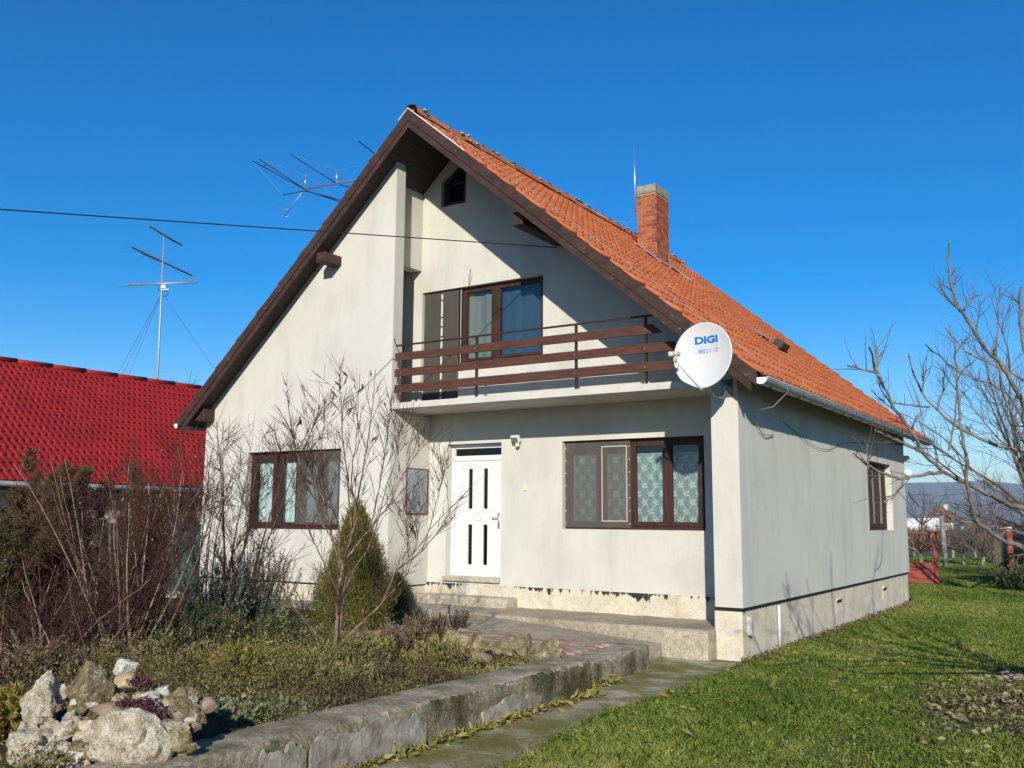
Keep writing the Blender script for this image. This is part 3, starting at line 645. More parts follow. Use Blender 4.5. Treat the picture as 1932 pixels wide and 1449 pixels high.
# gutters
def gutter(x, z, y0, y1, parent):
    mb = MB(); n = 11; r = .092; ts = np.linspace(math.pi, 2*math.pi, n)
    for rad, sgn in ((r, 1), (r-.004, 1)):
        pass
    vs = []
    for y in (y0, y1): vs += [(x+r*math.cos(t), y, z+r*math.sin(t)) for t in ts] + [(x+(r-.005)*math.cos(t), y, z+(r-.005)*math.sin(t)) for t in ts[::-1]]
    m = 2*n; mb.add(vs, [(i, (i+1) % m, m+(i+1) % m, m+i) for i in range(m)])
    mb.tube([(x+r, y0, z), (x+r, y1, z)], .011, 8)
    g = mb.build('gutter', m_zinc, parent, True)
    mb = MB()
    for y in (y0, y1): mb.prism([(x+(r-.004)*math.cos(t), z+(r-.004)*math.sin(t)) for t in ts], 'y', y-.001, y+.003)
    mb.build('gutter_end', m_whitemetal, g)
    y = y0+.35
    while y < y1:
        mb = MB(); mb.tube([(x+(r+.005)*math.cos(t), y, z+(r+.005)*math.sin(t)) for t in np.linspace(math.pi*.92, 2*math.pi+.5, 12)], .007, 5); mb.build('gutter_strap', m_darksoffit, g); y += .62
    return g
gutter(XR+.455, 3.60, V0-.02, V1-.02, house)
gutter(XL-.40, 3.56, V0-.02, V1-.02, house)

# chimney
cx0, cx1, cy0, cy1 = -8.655, -8.215, 18.21, 18.93
mb = MB(); mb.box(cx0+.006, cx1-.006, cy0+.006, cy1-.006, 6.9, 8.80); ch = mb.build('chimney', m_joint, house); ch['label'] = 'red brick chimney with lichen covered cap'
bw, bh, bd = .215, .064, .03
def brick_me(sx, sy):
    mb = MB(); mb.box(-sx/2, sx/2, -sy/2, sy/2, -bh/2, bh/2); me = mb.mesh('brick'); me.materials.append(m_brick); return me
cache = {}
def put_brick(x0, x1, y0, y1, z):
    key = (round(x1-x0, 3), round(y1-y0, 3))
    if key not in cache: cache[key] = brick_me(*key)
    o = link(bpy.data.objects.new('brick', cache[key])); setparent(o, ch)
    o.location = ((x0+x1)/2+rr.uniform(-.003, .003), (y0+y1)/2+rr.uniform(-.003, .003), z)
z = 7.20; row = 0
while z < 8.79:
    j = .009
    def course(a, b, off):
        xs = [a]; x = a+off
        while x < b-.04:
            if x > a+.04: xs.append(x)
            x += bw
        xs.append(b); return list(zip(xs, xs[1:]))
    for a, b in course(cx0, cx1, .11 if row % 2 else .215):
        put_brick(a+j/2, b-j/2, cy0, cy0+.05, z)
        if z > 7.6: put_brick(a+j/2, b-j/2, cy1-.05, cy1, z)
    for a, b in course(cy0+.052, cy1-.052, .215 if row % 2 else .11):
        put_brick(cx1-.05, cx1, a+j/2, b-j/2, z)
        if z > 7.6: put_brick(cx0, cx0+.05, a+j/2, b-j/2, z)
    z += .0735; row += 1
mb = MB(); mb.box(cx0-.008, cx1+.008, cy0-.008, cy1+.008, 8.805, 9.0); mb.box(cx0+.08, cx1-.08, cy0+.1, cy1-.1, 8.99, 9.035); mb.build('chimney_cap', m_cap, ch, bevel=.03)
mb = MB()
def rp(x, y, dn=.045): return Vector((x, y, roofz(x)))+Vector(TN)*dn
mb.bar(rp(cx0-.05, cy0-.05), rp(cx1+.13, cy0-.05), .12, .012, TN); mb.bar(rp(cx1+.07, cy0-.1), rp(cx1+.07, cy1+.1), .16, .014, TN); mb.bar(rp(cx1+.1, cy1+.05), rp(cx1+.45, cy1+.05), .1, .012, TN)
mb.build('flashing', m_flash, ch)
# vent tile and flashing strip lower on the slope
mb = MB(); mb.bar(rp(-6.0, 17.2, .06), rp(-5.86, 17.9, .06), .07, .012, TN); mb.bar(rp(-5.9, 17.75, .065), rp(-5.78, 18.35, .065), .1, .012, TN); mb.build('flashing', m_flash, roof)
mb = MB(); mb.obox(rp(-5.62, 18.15, .1), Vector((.1*ct, 0, -.1*st)), (0, .22, 0), Vector(TN)*.07); mb.build('vent_tile', simple('dark_vent', (.06,.05,.035)), roof, bevel=.02)

# ---------------------------------------------------------------- terrace, steps, low wall, patio
def roughen(o, cell=.05, amp=.010, keep=None):
    """subdivide a blocky slab and wear its faces and edges"""
    bm = bmesh.new(); bm.from_mesh(o.data)
    for ax in range(3):
        co = [v.co[ax] for v in bm.verts]; lo, hi = min(co), max(co); k = int((hi-lo)/cell)
        nv = Vector([1.0 if i == ax else 0 for i in range(3)])
        for i in range(1, min(k, 160)):
            bmesh.ops.bisect_plane(bm, geom=bm.verts[:]+bm.edges[:]+bm.faces[:], plane_co=nv*(lo+(hi-lo)*i/k), plane_no=nv)
    bm.normal_update()
    for v in bm.verts:
        c = v.co; n = mnoise.fractal(c*3, 1, 2, 4)*.7+mnoise.fractal(c*14, 1, 2, 3)*.5; sharp = 0
        if len(v.link_faces) > 1:
            a0 = v.link_faces[0].normal; sharp = max(a0.angle(f.normal, 0) for f in v.link_faces)
        v.co = c+v.normal*(amp*n-(amp*(1.2+1.6*max(0, mnoise.noise(c*5))) if sharp > .6 else 0))
    bm.to_mesh(o.data); bm.free(); return o
mb = MB(); mb.box(-10.2, -4.775, 12.08, D-.036, -.1, .338); o = roughen(mb.build('terrace', m_rubble)); tag(o, 'grey concrete terrace in front of the door', kind='structure')
mb = MB(); mb.box(-5.42, -4.785, 12.055, 12.085, -.09, .315); o2 = roughen(mb.build('terrace_render', m_terraceface, o), .05, .006)
mb = MB(); mb.box(-16.5, -10.22, 11.6, F+.028, 0, .31); o = mb.build('walkway', m_terraceface, bevel=.015); tag(o, 'pale concrete walkway along the left wall', kind='structure')
mb = MB(); mb.box(-10.38, -8.55, 12.92, D-.04, .30, .49); o = roughen(mb.build('door_step', m_terraceface), .045, .012); tag(o, 'worn concrete step below the white front door', 'step')
mb = MB(); v = [(-8.6, 10.75, .325), (-5.44, 10.75, .13), (-5.44, 12.075, .13), (-8.6, 12.075, .335), (-8.6, 10.75, -.1), (-5.44, 10.75, -.1), (-5.44, 12.075, -.1), (-8.6, 12.075, -.1)]
mb.add(v, [(0,1,2,3),(4,5,6,7),(0,1,5,4),(1,2,6,5),(2,3,7,6),(3,0,4,7)]); o = roughen(mb.build('ramp', m_rubble), .06, .010); tag(o, 'concrete ramp leading up to the terrace', kind='structure')
mb = MB(); mb.box(-9.4, -5.5, 9.3, 10.74, 0, .225); patio = mb.build('patio', m_terraceface); tag(patio, 'small patio of striped red and cream pavers', kind='structure')
pm = MB(); pm.box(-.094, .094, -.042, .042, -.02, .02); pme = pm.mesh('paver'); pme.materials.append(m_paver)
k = 0
for j in range(13):
    for i in range(18):
        x = -8.95+i*.2+(.1 if j % 2 else 0); y = 9.55+j*.088
        if x > -5.5 or (x > -5.9 and y < 9.6): continue
        q = link(bpy.data.objects.new('paver', pme)); setparent(q, patio); q.location = (x, y, .242+rr.uniform(-.003, .003)); q.rotation_euler = (rr.uniform(-.01, .01), rr.uniform(-.01, .01), rr.uniform(-.02, .02))

def rough_wall(name, xs0, xs1, y0, y1, ztop, label, seed, cat='wall', dx=0):
    """weathered concrete kerb wall: finely gridded, pitted and worn round at the edge"""
    ny = max(int((y1-y0)/.022), 8); off = Vector((seed*7.3, seed*3.1, 0)); V = []
    prof = [(xs1, -.05), (xs1, .03)]+[(xs1, z) for z in np.linspace(.06, ztop-.06, 9)]+[(xs1-.004, ztop-.04), (xs1-.012, ztop-.02), (xs1-.03, ztop-.006), (xs1-.055, ztop)]+[(x, ztop) for x in np.linspace(xs1-.09, xs0+.06, 9)]+[(xs0+.02, ztop-.006), (xs0, ztop-.03), (xs0, -.05)]
    m = len(prof)
    for a in range(ny):
        t = a/(ny-1); y = y0+(y1-y0)*t
        for b_, (x, z) in enumerate(prof):
            c = Vector((x*2, y, z*2)); big = mnoise.fractal(c*1.3+off, 1, 2, 3); mid = mnoise.fractal(c*6+off, 1, 2, 4); fine = mnoise.fractal(c*26+off, .8, 2, 3)
            edge_ = math.exp(-((x-xs1)**2+(z-ztop)**2)/.004); worn = max(0, mnoise.fractal(Vector((0, y*2.2, seed)), 1, 2, 4)+.15)
            if b_ < 13: V.append((x+dx*t+.016*big+.012*mid+.005*fine-.05*edge_*worn, y, z+.012*mid*(z > .05)-.035*edge_*worn))
            else: V.append((x+dx*t+.01*big-.02*edge_*worn, y, z+.010*big+.008*mid+.005*fine-.04*edge_*worn))
    Fq = [(a*m+b_, a*m+b_+1, (a+1)*m+b_+1, (a+1)*m+b_) for a in range(ny-1) for b_ in range(m-1)]
    mb = MB(); mb.add(V, Fq + [tuple(range(m))[::-1], tuple((ny-1)*m+b_ for b_ in range(m))])
    o = mb.build(name, m_retain, None, True); o.data.materials.append(m_retaintop)
    for p in o.data.polygons:
        if p.normal.z > .7: p.material_index = 1
    return tag(o, label, cat)
rough_wall('garden_wall', -5.28, -4.79, -1.5, 8.85, .335, 'long low weathered concrete wall edging the raised bed', 3)
rough_wall('garden_wall', -5.62, -4.99, 8.90, 10.95, .24, 'short lower stub of weathered wall near the ramp', 5, dx=-.12)
# flaking render plates on the wall face
m_loose = mottled('loose_render', [(.13,.11,.07), (.26,.235,.18), (.36,.335,.28), (.46,.43,.37)], 5, bmp=.6, bdist=.02, fine=24)
for i, (ya, yb, za, zb) in enumerate([(4.35, 4.82, .02, .27), (4.86, 6.12, .01, .275), (6.9, 7.85, .01, .19), (2.2, 3.6, .02, .26)]):
    n = 26; mb = MB(); pts = []
    for k in range(n): t_ = k/(n-1); pts.append((ya+(yb-ya)*t_+.03*mnoise.noise(Vector((k*.4, i, 3))), za+.03*mnoise.noise(Vector((k*.5, i, 0)))))
    for k in range(n): t_ = k/(n-1); pts.append((yb-(yb-ya)*t_+.04*mnoise.noise(Vector((k*.4, i, 7))), zb+.07*mnoise.fractal(Vector((k*.23, i*3.1, 5)), 1, 2, 4)-.05*(abs(t_-.5)*2)**4))
    mb.prism(pts, 'x', -4.81, -4.773); mb.build('render_plate', m_loose, bpy.data.objects['garden_wall'])

# ---------------------------------------------------------------- rocks
def rock(px, py, w, hpx, mat, label, seed, depth=None, kz=.75, dist=None, group='rockery stones', ztop=None, base=None):
    """irregular limestone boulder centred where the picture shows it"""
    if base is None:
        # stones lie on a mound that rises away from the low wall
        d = ray(px, py); A = atZ(190, 1452, .30); hd = Vector((VIEW.x, VIEW.y, 0)).normalized()
        # plane z = .30 + .62*s, s = hd.(P-A)
        num = .30+.62*hd.dot(CAM-A)-CAM.z; den = d.z-.62*hd.dot(d); P = CAM+d*(num/den)
    else: P = base
    ds = (P-CAM).dot(VIEW)/FPX; rx, rz = w*ds/2, hpx*ds/2; ry = depth*ds/2 if depth else (rx+rz)/2
    bm = bmesh.new(); bmesh.ops.create_icosphere(bm, subdivisions=4 if w > 40 else 3, radius=1)
    r = np.random.default_rng(seed); pl = [(Vector(r.normal(size=3)).normalized(), r.uniform(.48, .82)) for _ in range(15)]
    hr = Vector((RIGHT.x, RIGHT.y, 0)).normalized(); hdv = Vector((-hr.y, hr.x, 0)); off = Vector(r.uniform(-50, 50, 3))
    smooth_ = mat in (m_tan, m_brownstone); ka = .25 if smooth_ else 1.0; strat = Vector(r.normal(size=3)).normalized()
    for v in bm.verts:
        c = v.co.copy(); s = 1.0
        for nrm, o_ in pl:
            t = c.dot(nrm)
            if t > o_: s = min(s, o_/t)
        c *= s*.55+.45*min(s, .8)/.8 if smooth_ else s
        n1 = mnoise.fractal(c*1.6+off, 1.0, 2.0, 5); n2 = mnoise.ridged_multi_fractal(c*2.6+off, 1.0, 2.1, 4, 1.0, 2.0); n3 = mnoise.fractal(Vector((c.x*9, c.y*9, c.z*9))+strat*c.dot(strat)*14+off, .9, 2.0, 3)
        c *= 1.22+ka*(.26*n1-.13*(n2-1.2)+.075*n3)
        v.co = hr*(c.x*rx)+hdv*(c.y*ry)+Vector((0, 0, c.z*rz))
    me = bpy.data.meshes.new('rock'); bm.to_mesh(me); bm.free(); me.materials.append(mat)
    if smooth_: me.shade_smooth()
    o = link(bpy.data.objects.new('rock', me)); o.location = P+hdv*ry*.25
    return tag(o, label, 'rock', group)
def stone(name, cols, sc=5, bd=.04): return mottled(name, cols, sc, bmp=1.0, bdist=bd, bscale=sc*2.6, fine=sc*5, speck=70 if len(cols) > 3 else None)
m_lime = stone('pale_limestone', [(.17,.125,.065), (.55,.46,.31), (.76,.68,.53), (.85,.80,.69)], 9, .06)
m_limedark = stone('lichen_limestone', [(.11,.085,.03), (.25,.20,.095), (.45,.37,.22), (.75,.68,.54)], 10, .06)
m_brownstone = stone('brown_stone', [(.22,.16,.11), (.28,.21,.15), (.32,.25,.18)], 3, .01)
m_tan = stone('tan_pebble', [(.34,.25,.15), (.46,.36,.23), (.52,.43,.30)], 6, .006)
m_whitestone = stone('white_stone', [(.38,.33,.24), (.60,.55,.45), (.75,.71,.62)], 9, .03)
ROCKS = [
 (169,1309,112,108,m_limedark,'tall dark lichened boulder at the top of the rockery'),
 (236,1402,152,112,m_lime,'largest pale ridged boulder at the front of the rockery'),
 (75,1338,66,82,m_lime,'pale pitted boulder on the left flank of the rockery'),
 (109,1314,24,36,m_whitestone,'small upright pale stone beside the dark boulder'),
 (55,1406,78,58,m_lime,'broad pale boulder at the lower left of the rockery'),
 (129,1376,52,42,m_lime,'rough pale stone below the dark boulder'),
 (160,1372,21,28,m_tan,'rounded tan pebble standing on its end'),
 (190,1372,34,26,m_whitestone,'white wedge shaped stone in the middle of the rockery'),
 (214,1349,62,42,m_brownstone,'smooth grey brown boulder in the middle'),
 (241,1289,44,32,m_tan,'yellowish stone under the topmost white stone'),
 (234,1263,40,32,m_whitestone,'topmost white stone of the rockery'),
 (344,1319,52,34,m_limedark,'flat stone on top of the right hand stack'),
 (346,1350,54,52,m_limedark,'mottled boulder below the flat one at right'),
 (338,1396,38,62,m_limedark,'narrow upright stone at the right foot'),
 (150,1414,62,40,m_limedark,'dark stone in front of the pebbles'),
 (152,1391,30,15,m_tan,'flat tan pebble lying in the gap'),
 (179,1393,30,18,m_tan,'rounded tan pebble against the ridged boulder'),
 (308,1307,30,24,m_whitestone,'chalky white lump behind the sedum'),
 (283,1316,52,16,m_whitestone,'row of thin white stone above the sedum'),
 (99,1292,24,22,m_whitestone,'small white stone at the upper left'),
 (308,1388,46,66,m_limedark,'dark stone in the shade between front boulders'),
 (114,1446,42,16,m_tan,'long tan cobble at the bottom edge'),
 (97,1443,26,16,m_whitestone,'white cobble at the bottom edge'),
 (82,1440,18,22,m_whitestone,'small bluish white cobble at the bottom edge'),
 (139,1447,20,14,m_whitestone,'pale cobble between tan ones at the bottom'),
 (162,1446,20,18,m_tan,'yellow cobble beside the ridged boulder'),
 (392,1330,32,34,m_brownstone,'grey stone half hidden by sage leaves'),
 (291,1433,36,28,m_lime,'pale broken stone at the foot of the ridged boulder'),
 (366,1372,20,26,m_limedark,'small dark stone at the right end of the rockery'),
]
for i, (a, b, c, d_, mt, lb) in enumerate(ROCKS): rock(a, b, c*1.17, d_*1.17, mt, lb, 100+i, depth=max(c, d_)*.95)
for i, (a, b, c, d_, z, lb) in enumerate([(862,1212,56,44,.36,'leftmost mossy stone of the row before the patio'), (905,1216,48,32,.34,'second mossy stone of the row before the patio'), (948,1222,52,34,.32,'middle mossy stone of the row before the patio'), (984,1224,46,44,.33,'tall mossy stone with a white chip before the patio'), (1030,1233,66,40,.31,'rightmost mossy stone of the row, beside the ramp'), (905,1246,60,26,.24,'flat brown stone at the foot of the mossy row'), (870,1256,46,20,.22,'low pale stone at the foot of the mossy row')]):
    rock(a, b, c*1.05, d_*1.1, m_limedark if i < 5 else m_brownstone, lb, 300+i, depth=40, base=atZ(a, b, z+.03), group='stones before the patio')
# mound under the rockery
A = atZ(190, 1452, .30); hd = Vector((VIEW.x, VIEW.y, 0)).normalized(); hr = Vector((RIGHT.x, RIGHT.y, 0)).normalized()
V = []; nx, ny = 40, 24
for j in range(ny):
    for i in range(nx):
        u = -1.4+3.0*i/(nx-1); s = -1.2+3.0*j/(ny-1)
        hgt = .62*max(0, min(s, .62, 1.5-s)) * max(0, min(1, (1.15-abs(u-.05))/.4)) - .17 + .02*math.sin(u*21)*math.sin(s*17)
        p = A+hr*u+hd*s; V.append((min(p.x, -5.22), p.y, .27+hgt*max(0, min(1, (-5.15-p.x)/.25))))
i = np.arange(ny-1)[:, None]*nx; j = np.arange(nx-1)[None, :]
tag(np_mesh('rockery_mound', np.array(V), np.stack([i+j, i+j+1, i+nx+j+1, i+nx+j], -1).reshape(-1, 4), m_soil, smooth=True), 'earth mound under the rockery', kind='structure')

# ---------------------------------------------------------------- things on the house
# satellite dish
dc = atY(1325, 670, 11.5); dn = Vector((-.06, -1, .10)).normalized(); dr_ = dn.cross(Vector((0, 0, 1))).normalized()*-1; du = dr_.cross(dn)*-1
if du.z < 0: du = -du
if dr_.x < 0: dr_ = -dr_
dish = thing('satellite_dish', tuple(atY(1366, 745, F)), 'white satellite dish with blue lettering on the corner of the house', 'satellite dish')
RX, RZ, SAG = .395, .425, .085
def dpt(u, v, off=0): r2 = (u/RX)**2+(v/RZ)**2; return dc+dr_*u+du*v+dn*(SAG*(r2-1)+off)
mb = MB(); nr, na = 10, 48; vs = [dpt(0, 0)]
for i in range(1, nr+1):
    vs += [dpt(RX*i/nr*math.cos(2*math.pi*j/na), RZ*i/nr*math.sin(2*math.pi*j/na)) for j in range(na)]
fs = [(0, 1+j, 1+(j+1) % na) for j in range(na)]
for i in range(nr-1): fs += [(1+i*na+j, 1+(i+1)*na+j, 1+(i+1)*na+(j+1) % na, 1+i*na+(j+1) % na) for j in range(na)]
b0 = len(vs); sc = [(1.035, .006), (1.045, -.012), (1.0, -.016)]
for s_, o_ in sc: vs += [dc+dr_*RX*s_*math.cos(2*math.pi*j/na)+du*RZ*s_*math.sin(2*math.pi*j/na)+dn*o_ for j in range(na)]
fs += [(1+(nr-1)*na+j, b0+j, b0+(j+1) % na, 1+(nr-1)*na+(j+1) % na) for j in range(na)]
for q in range(2): fs += [(b0+q*na+j, b0+(q+1)*na+j, b0+(q+1)*na+(j+1) % na, b0+q*na+(j+1) % na) for j in range(na)]
b1 = len(vs); vs += [v-dn*.012 for v in vs[:1+nr*na]]
fs += [(b1, b1+1+(j+1) % na, b1+1+j) for j in range(na)]
for i in range(nr-1): fs += [(b1+1+i*na+j, b1+1+i*na+(j+1) % na, b1+1+(i+1)*na+(j+1) % na, b1+1+(i+1)*na+j) for j in range(na)]
mb.add(vs, fs); refl = mb.build('reflector', m_dish, dish, True)
mb = MB()
for u, v in ((-.05, -.09), (.06, -.08), (-.08, -.29), (.03, -.28)): mb.tube([dpt(u, v, .001), dpt(u, v, .006)], .007, 8)
mb.build('rivet', m_grey, refl)
lnb = dc-dr_*.20+dn*.38-du*.055; foot = dpt(.0, -.425, .0)-du*.03
mb = MB(); mb.tube([foot-dn*.06-du*.0, foot+dn*.03, lnb-du*.09-dn*.02], .0135, 8); mb.build('arm', m_lnb, dish, True)
lb_ax = (dc-dn*.02-lnb).normalized()
mb = MB(); mb.tube([lnb-lb_ax*.02, lnb+lb_ax*.05], .034, 14); mb.tube([lnb+lb_ax*.05, lnb+lb_ax*.075], .026, 14); mb.obox(lnb-lb_ax*.055-du*.01, lb_ax*.045, lb_ax.cross(du).normalized()*.028, du*.03); mb.obox(lnb-du*.06, lb_ax*.02, lb_ax.cross(du).normalized()*.02, du*.05)
mb.build('lnb', m_lnb, dish, True)
mb = MB(); mb.tube([lnb-du*.09, lnb-du*.16+dn*.03, lnb-du*.19-dn*.06, lnb-du*.12-dn*.12], .005, 5); mb.build('lnb_cable', m_cable, dish, True)
mb = MB(); wallp = Vector((-4.52, F-.005, 3.52)); mb.tube([dc-dn*.12-du*.05, dc-dn*.17-du*.30, Vector((-4.53, 11.85, 3.40)), Vector((-4.52, 12.1, 3.40)), wallp], .022, 10); mb.box(-4.60, -4.44, F-.012, F-.001, 3.42, 3.66); mb.obox(dc-dn*.12-du*.05, dr_*.09, du*.13, dn*.03)
mb.build('bracket', m_steel, dish, True)
def lettering(txt, size, u0, v0, width, mat, bold=0, name='lettering'):
    c = bpy.data.curves.new('t', 'FONT'); c.body = txt; c.size = size; c.offset = bold; c.resolution_u = 4
    ob = bpy.data.objects.new('t', c); link(ob); dg = bpy.context.evaluated_depsgraph_get(); me = bpy.data.meshes.new_from_object(ob.evaluated_get(dg)); bpy.data.objects.remove(ob)
    xs = [v.co.x for v in me.vertices]; x0, x1 = min(xs), max(xs); k = width/(x1-x0)
    for v in me.vertices: v.co = dpt(u0+(v.co.x-x0)*k, v0+v.co.y, .004)
    me.materials.clear(); me.materials.append(mat); o = link(bpy.data.objects.new(name, me)); setparent(o, refl); return o
lettering('DIGI', .125, -.135, .175, .325, m_blue, .006); lettering('SLOVAKIA', .035, -.130, .125, .325, m_grey)
lettering('0850 211 112', .074, -.095, .048, .285, m_blue, .0008)
mb = MB(); mb.tube([dpt(-.128, .10, .004), dpt(-.135, .08, .004), dpt(-.125, .058, .004), dpt(-.108, .055, .004)], .004, 5); mb.build('phone_symbol', m_grey, refl)

# wall lamp with sensor, bell push, mirror
t = thing('floodlight', (-8.58, D, 3.0), 'small white floodlight with motion sensor beside the door', 'lamp')
mb = MB(); mb.obox((-8.58, D-.09, 3.09), (.075, 0, 0), (0, .035, .018), (0, -.03, .055)); mb.box(-8.61, -8.55, D-.05, D-.001, 3.02, 3.12); mb.build('housing', m_white, t, bevel=.008)
mb = MB(); mb.obox((-8.58, D-.132, 3.065), (.06, 0, 0), (0, .002, .001), (0, -.02, .038)); mb.build('lens', m_alu, t)
mb = MB(); mb.sphere((-8.55, D-.09, 2.985), .038, 12, 8); mb.tube([(-8.57, D-.04, 3.03), (-8.555, D-.08, 3.0)], .012, 8); mb.build('motion_sensor', m_white, t, True)
mb = MB(); mb.box(-8.485, -8.405, D-.018, D-.001, 2.225, 2.315); tb = mb.build('light_switch', simple('cream_plastic', (.68,.62,.42), .4), bevel=.006); tag(tb, 'cream switch on the wall right of the front door', 'switch')
t = thing('wall_mirror', (XA, 13.0, 1.83), 'narrow mirror in a red frame beside the front door', 'mirror')
mb = MB(); mb.box(XA+.012, XA+.018, 12.72, 13.28, 1.85, 2.60); mm, nt_, b_ = _nodes('mirror_glass'); b_.inputs['Metallic'].default_value = 1; b_.inputs['Roughness'].default_value = .12; b_.inputs['Base Color'].default_value = (.28,.33,.37,1); mb.build('glass', mm, t)
mb = MB(); fbx(mb, 12.698, 13.302, 1.828, 2.622, XA+.002, XA+.024, .02); mb.build('frame', simple('red_frame', (.22,.035,.03)), t)
t = thing('globe_lamp', (XR, 23.2, 2.86), 'white globe lamp on the far corner of the side wall', 'lamp')
mb = MB(); mb.sphere((XR+.03, B+.16, 2.87), .105, 16, 12); mb.build('globe', simple('opal_glass', (.82,.82,.80), .25), t, True)
mb = MB(); mb.tube([(XR-.05, B, 2.87), (XR+.0, B+.08, 2.87)], .04, 10); mb.build('mount', m_white, t)
t = thing('wall_siren', (XR, 23.0, 3.1), 'small cream box lamp high on the far corner', 'lamp')
mb = MB(); mb.box(XR-.02, XR+.11, B-.06, B+.1, 3.12, 3.26); mb.build('housing', m_lnb, t, bevel=.02)

# lightning rod and conductor
t = thing('lightning_rod', (cx0-.03, cy0-.02, 8.3), 'thin lightning rod standing beside the brick chimney', 'rod')
mb = MB(); mb.tube([(cx0-.03, cy0-.02, 8.38), (cx0-.035, cy0-.02, 9.2), (cx0-.045, cy0-.02, 9.88)], [.018, .014, .007], 8); mb.build('rod', m_alu, t, True)
mb = MB(); mb.tube([(cx0-.03, cy0-.02, 8.42), (cx0-.07, cy0-.2, 8.15), (cx0-.3, cy0-.6, 8.1), (XC+.05, cy0-.9, 8.72)], .006, 6); mb.build('lead', m_steel, t, True)
t = thing('lightning_conductor', tuple(rp(-4.1, 12.4)), 'thin bright wire clipped along the gable edge of the tiles', 'wire')
mb = MB(); P = [rp(x, V0+.2+.06*(x-XC)/5, .09) for x in np.linspace(XC+.25, -4.2, 30)] + [Vector((XR+.5, 12.6, 3.76)), Vector((XR+.56, 12.7, 3.5)), Vector((XR+.36, 12.65, 3.3)), Vector((XR+.03, 12.5, 3.22))]
mb.tube(P, .0045, 6); mb.build('wire', m_steel, t, True)
for x in np.linspace(XC+.7, -4.6, 8):
    mb = MB(); mb.obox(rp(x, V0+.21+.06*(x-XC)/5, .065), (.012, 0, -.010), (0, .010, 0), Vector(TN)*.024); mb.build('clip', m_steel, t)
# service cable from the street
A_ = atY(1050, 467, D-.02); P1 = Vector((-9.38, 8.32, 5.556))
dd = (P1-A_).normalized(); Pend = P1+dd*9
pts = [A_.lerp(Pend, q)-Vector((0, 0, .0)) for q in np.linspace(0, 1, 30)]
mb = MB(); mb.tube(pts, .0085, 6); o = mb.build('service_cable', m_cable, None, True); tag(o, 'black power cable crossing the sky to the gable', 'cable')
# cables hanging along the eave of the side wall
def cable(pts, label, r=.004, mat=m_cable):
    P = [Vector(p) for p in pts]; out = []
    for i in range(len(P)-1):
        p0, p1, p2, p3 = P[max(i-1, 0)], P[i], P[i+1], P[min(i+2, len(P)-1)]
        for q in np.linspace(0, 1, 6, endpoint=False):
            out.append(.5*((2*p1)+(p2-p0)*q+(2*p0-5*p1+4*p2-p3)*q*q+(3*p1-p0-3*p2+p3)*q**3))
    out.append(P[-1]); mb = MB(); mb.tube(out, r, 6); o = mb.build('cable', mat, None, True); return tag(o, label, 'cable')
cable([(-4.5, 12.25, 3.5), (XR+.05, 12.5, 3.42), (XR+.05, 12.9, 3.1), (XR+.02, 13.3, 2.95), (XR+.02, 13.7, 3.0)], 'grey wire looping from the dish round the corner', .006, m_steel)
cable([(XR+.02, 14.2, 3.25), (XR+.03, 15.5, 3.02), (XR+.03, 16.6, 2.98), (XR+.02, 18.0, 3.2), (XR+.03, 20, 3.3)], 'black cable sagging below the side eave')
cable([(XR+.03, 20.4, 3.4), (XR+.03, 20.42, 2.4), (XR+.04, 20.5, 1.55), (XR+.04, 20.3, .95), (XR+.03, 19.7, .8)], 'black cable hanging down past the side window')
cable([(-9.63, D-.03, 5.87), (-9.55, D-.12, 6.0), (-9.5, D-.16, 6.12)], 'short loose wire above the balcony window', .006)
cable([(-10.36, 12.28, 4.66), (-10.40, 12.26, 4.74), (-10.38, 12.22, 4.8)], 'bent wire end on the left of the railing', .008)

# roof antenna, left of the gable
t = thing('roof_antenna', (-12.15, 14.0, 6.4), 'large old aerial with long dark rods above the left roof slope', 'antenna')
AY = 14.0
def ap(px, py, y=AY): return atY(px, py, y)
mb = MB(); hub = ap(575, 357); end = ap(672, 339)+(ap(672, 339)-hub)*.75
mb.tube([hub, end], .022, 8); mb.build('boom', m_alu, t, True)
mb = MB(); mb.tube([Vector((end.x-.25, AY, roofz(end.x-.25)-.1)), Vector((end.x-.25, AY, end.z+.1))], .022, 8); mb.build('mast', m_steel, t, True)
for a, b, ya, yb in (((575,357),(477,304),0,-.6), ((575,357),(489,300),0,-.5), ((635,346),(549,292),0,-.6), ((575,359),(646,382),0,.5), ((575,360),(642,377),0,.4), ((640,348),(660,354),0,.3), ((707,290),(676,266),.2,-.5), ((574,360),(533,368),0,-.2)):
    mb = MB(); mb.tube([ap(*a, AY+ya), ap(*b, AY+yb)], .011, 6); mb.build('rod', m_cable, t, True)
mb = MB(); mb.tube([ap(495, 315, AY-.5), ap(505, 310, AY-.42)], .009, 6); mb.build('rod_bridge', m_cable, t)
mb = MB(); mb.tube([ap(571, 362), ap(536, 408)], .009, 6); mb.tube([ap(528, 392), ap(544, 396)], .007, 6); mb.tube([ap(527, 406), ap(544, 410)], .007, 6); mb.build('reflector_arm', m_steel, t, True)
for a, b in (((576, 355), (576, 330)), ((635, 345), (635, 322))):
    mb = MB(); mb.tube([ap(*a), ap(*b)], .013, 6); mb.build('strut', m_alu, t, True)
mb = MB()
for a, b in (((549,292),(635,322)), ((635,322),(690,310)), ((477,304),(533,368)), ((489,300),(576,330)), ((576,330),(635,322)), ((576,330),(536,368)), ((576,330),(640,377))): mb.tube([ap(*a), ap(*b)], .003, 4)
mb.build('stay_wire', m_steel, t)

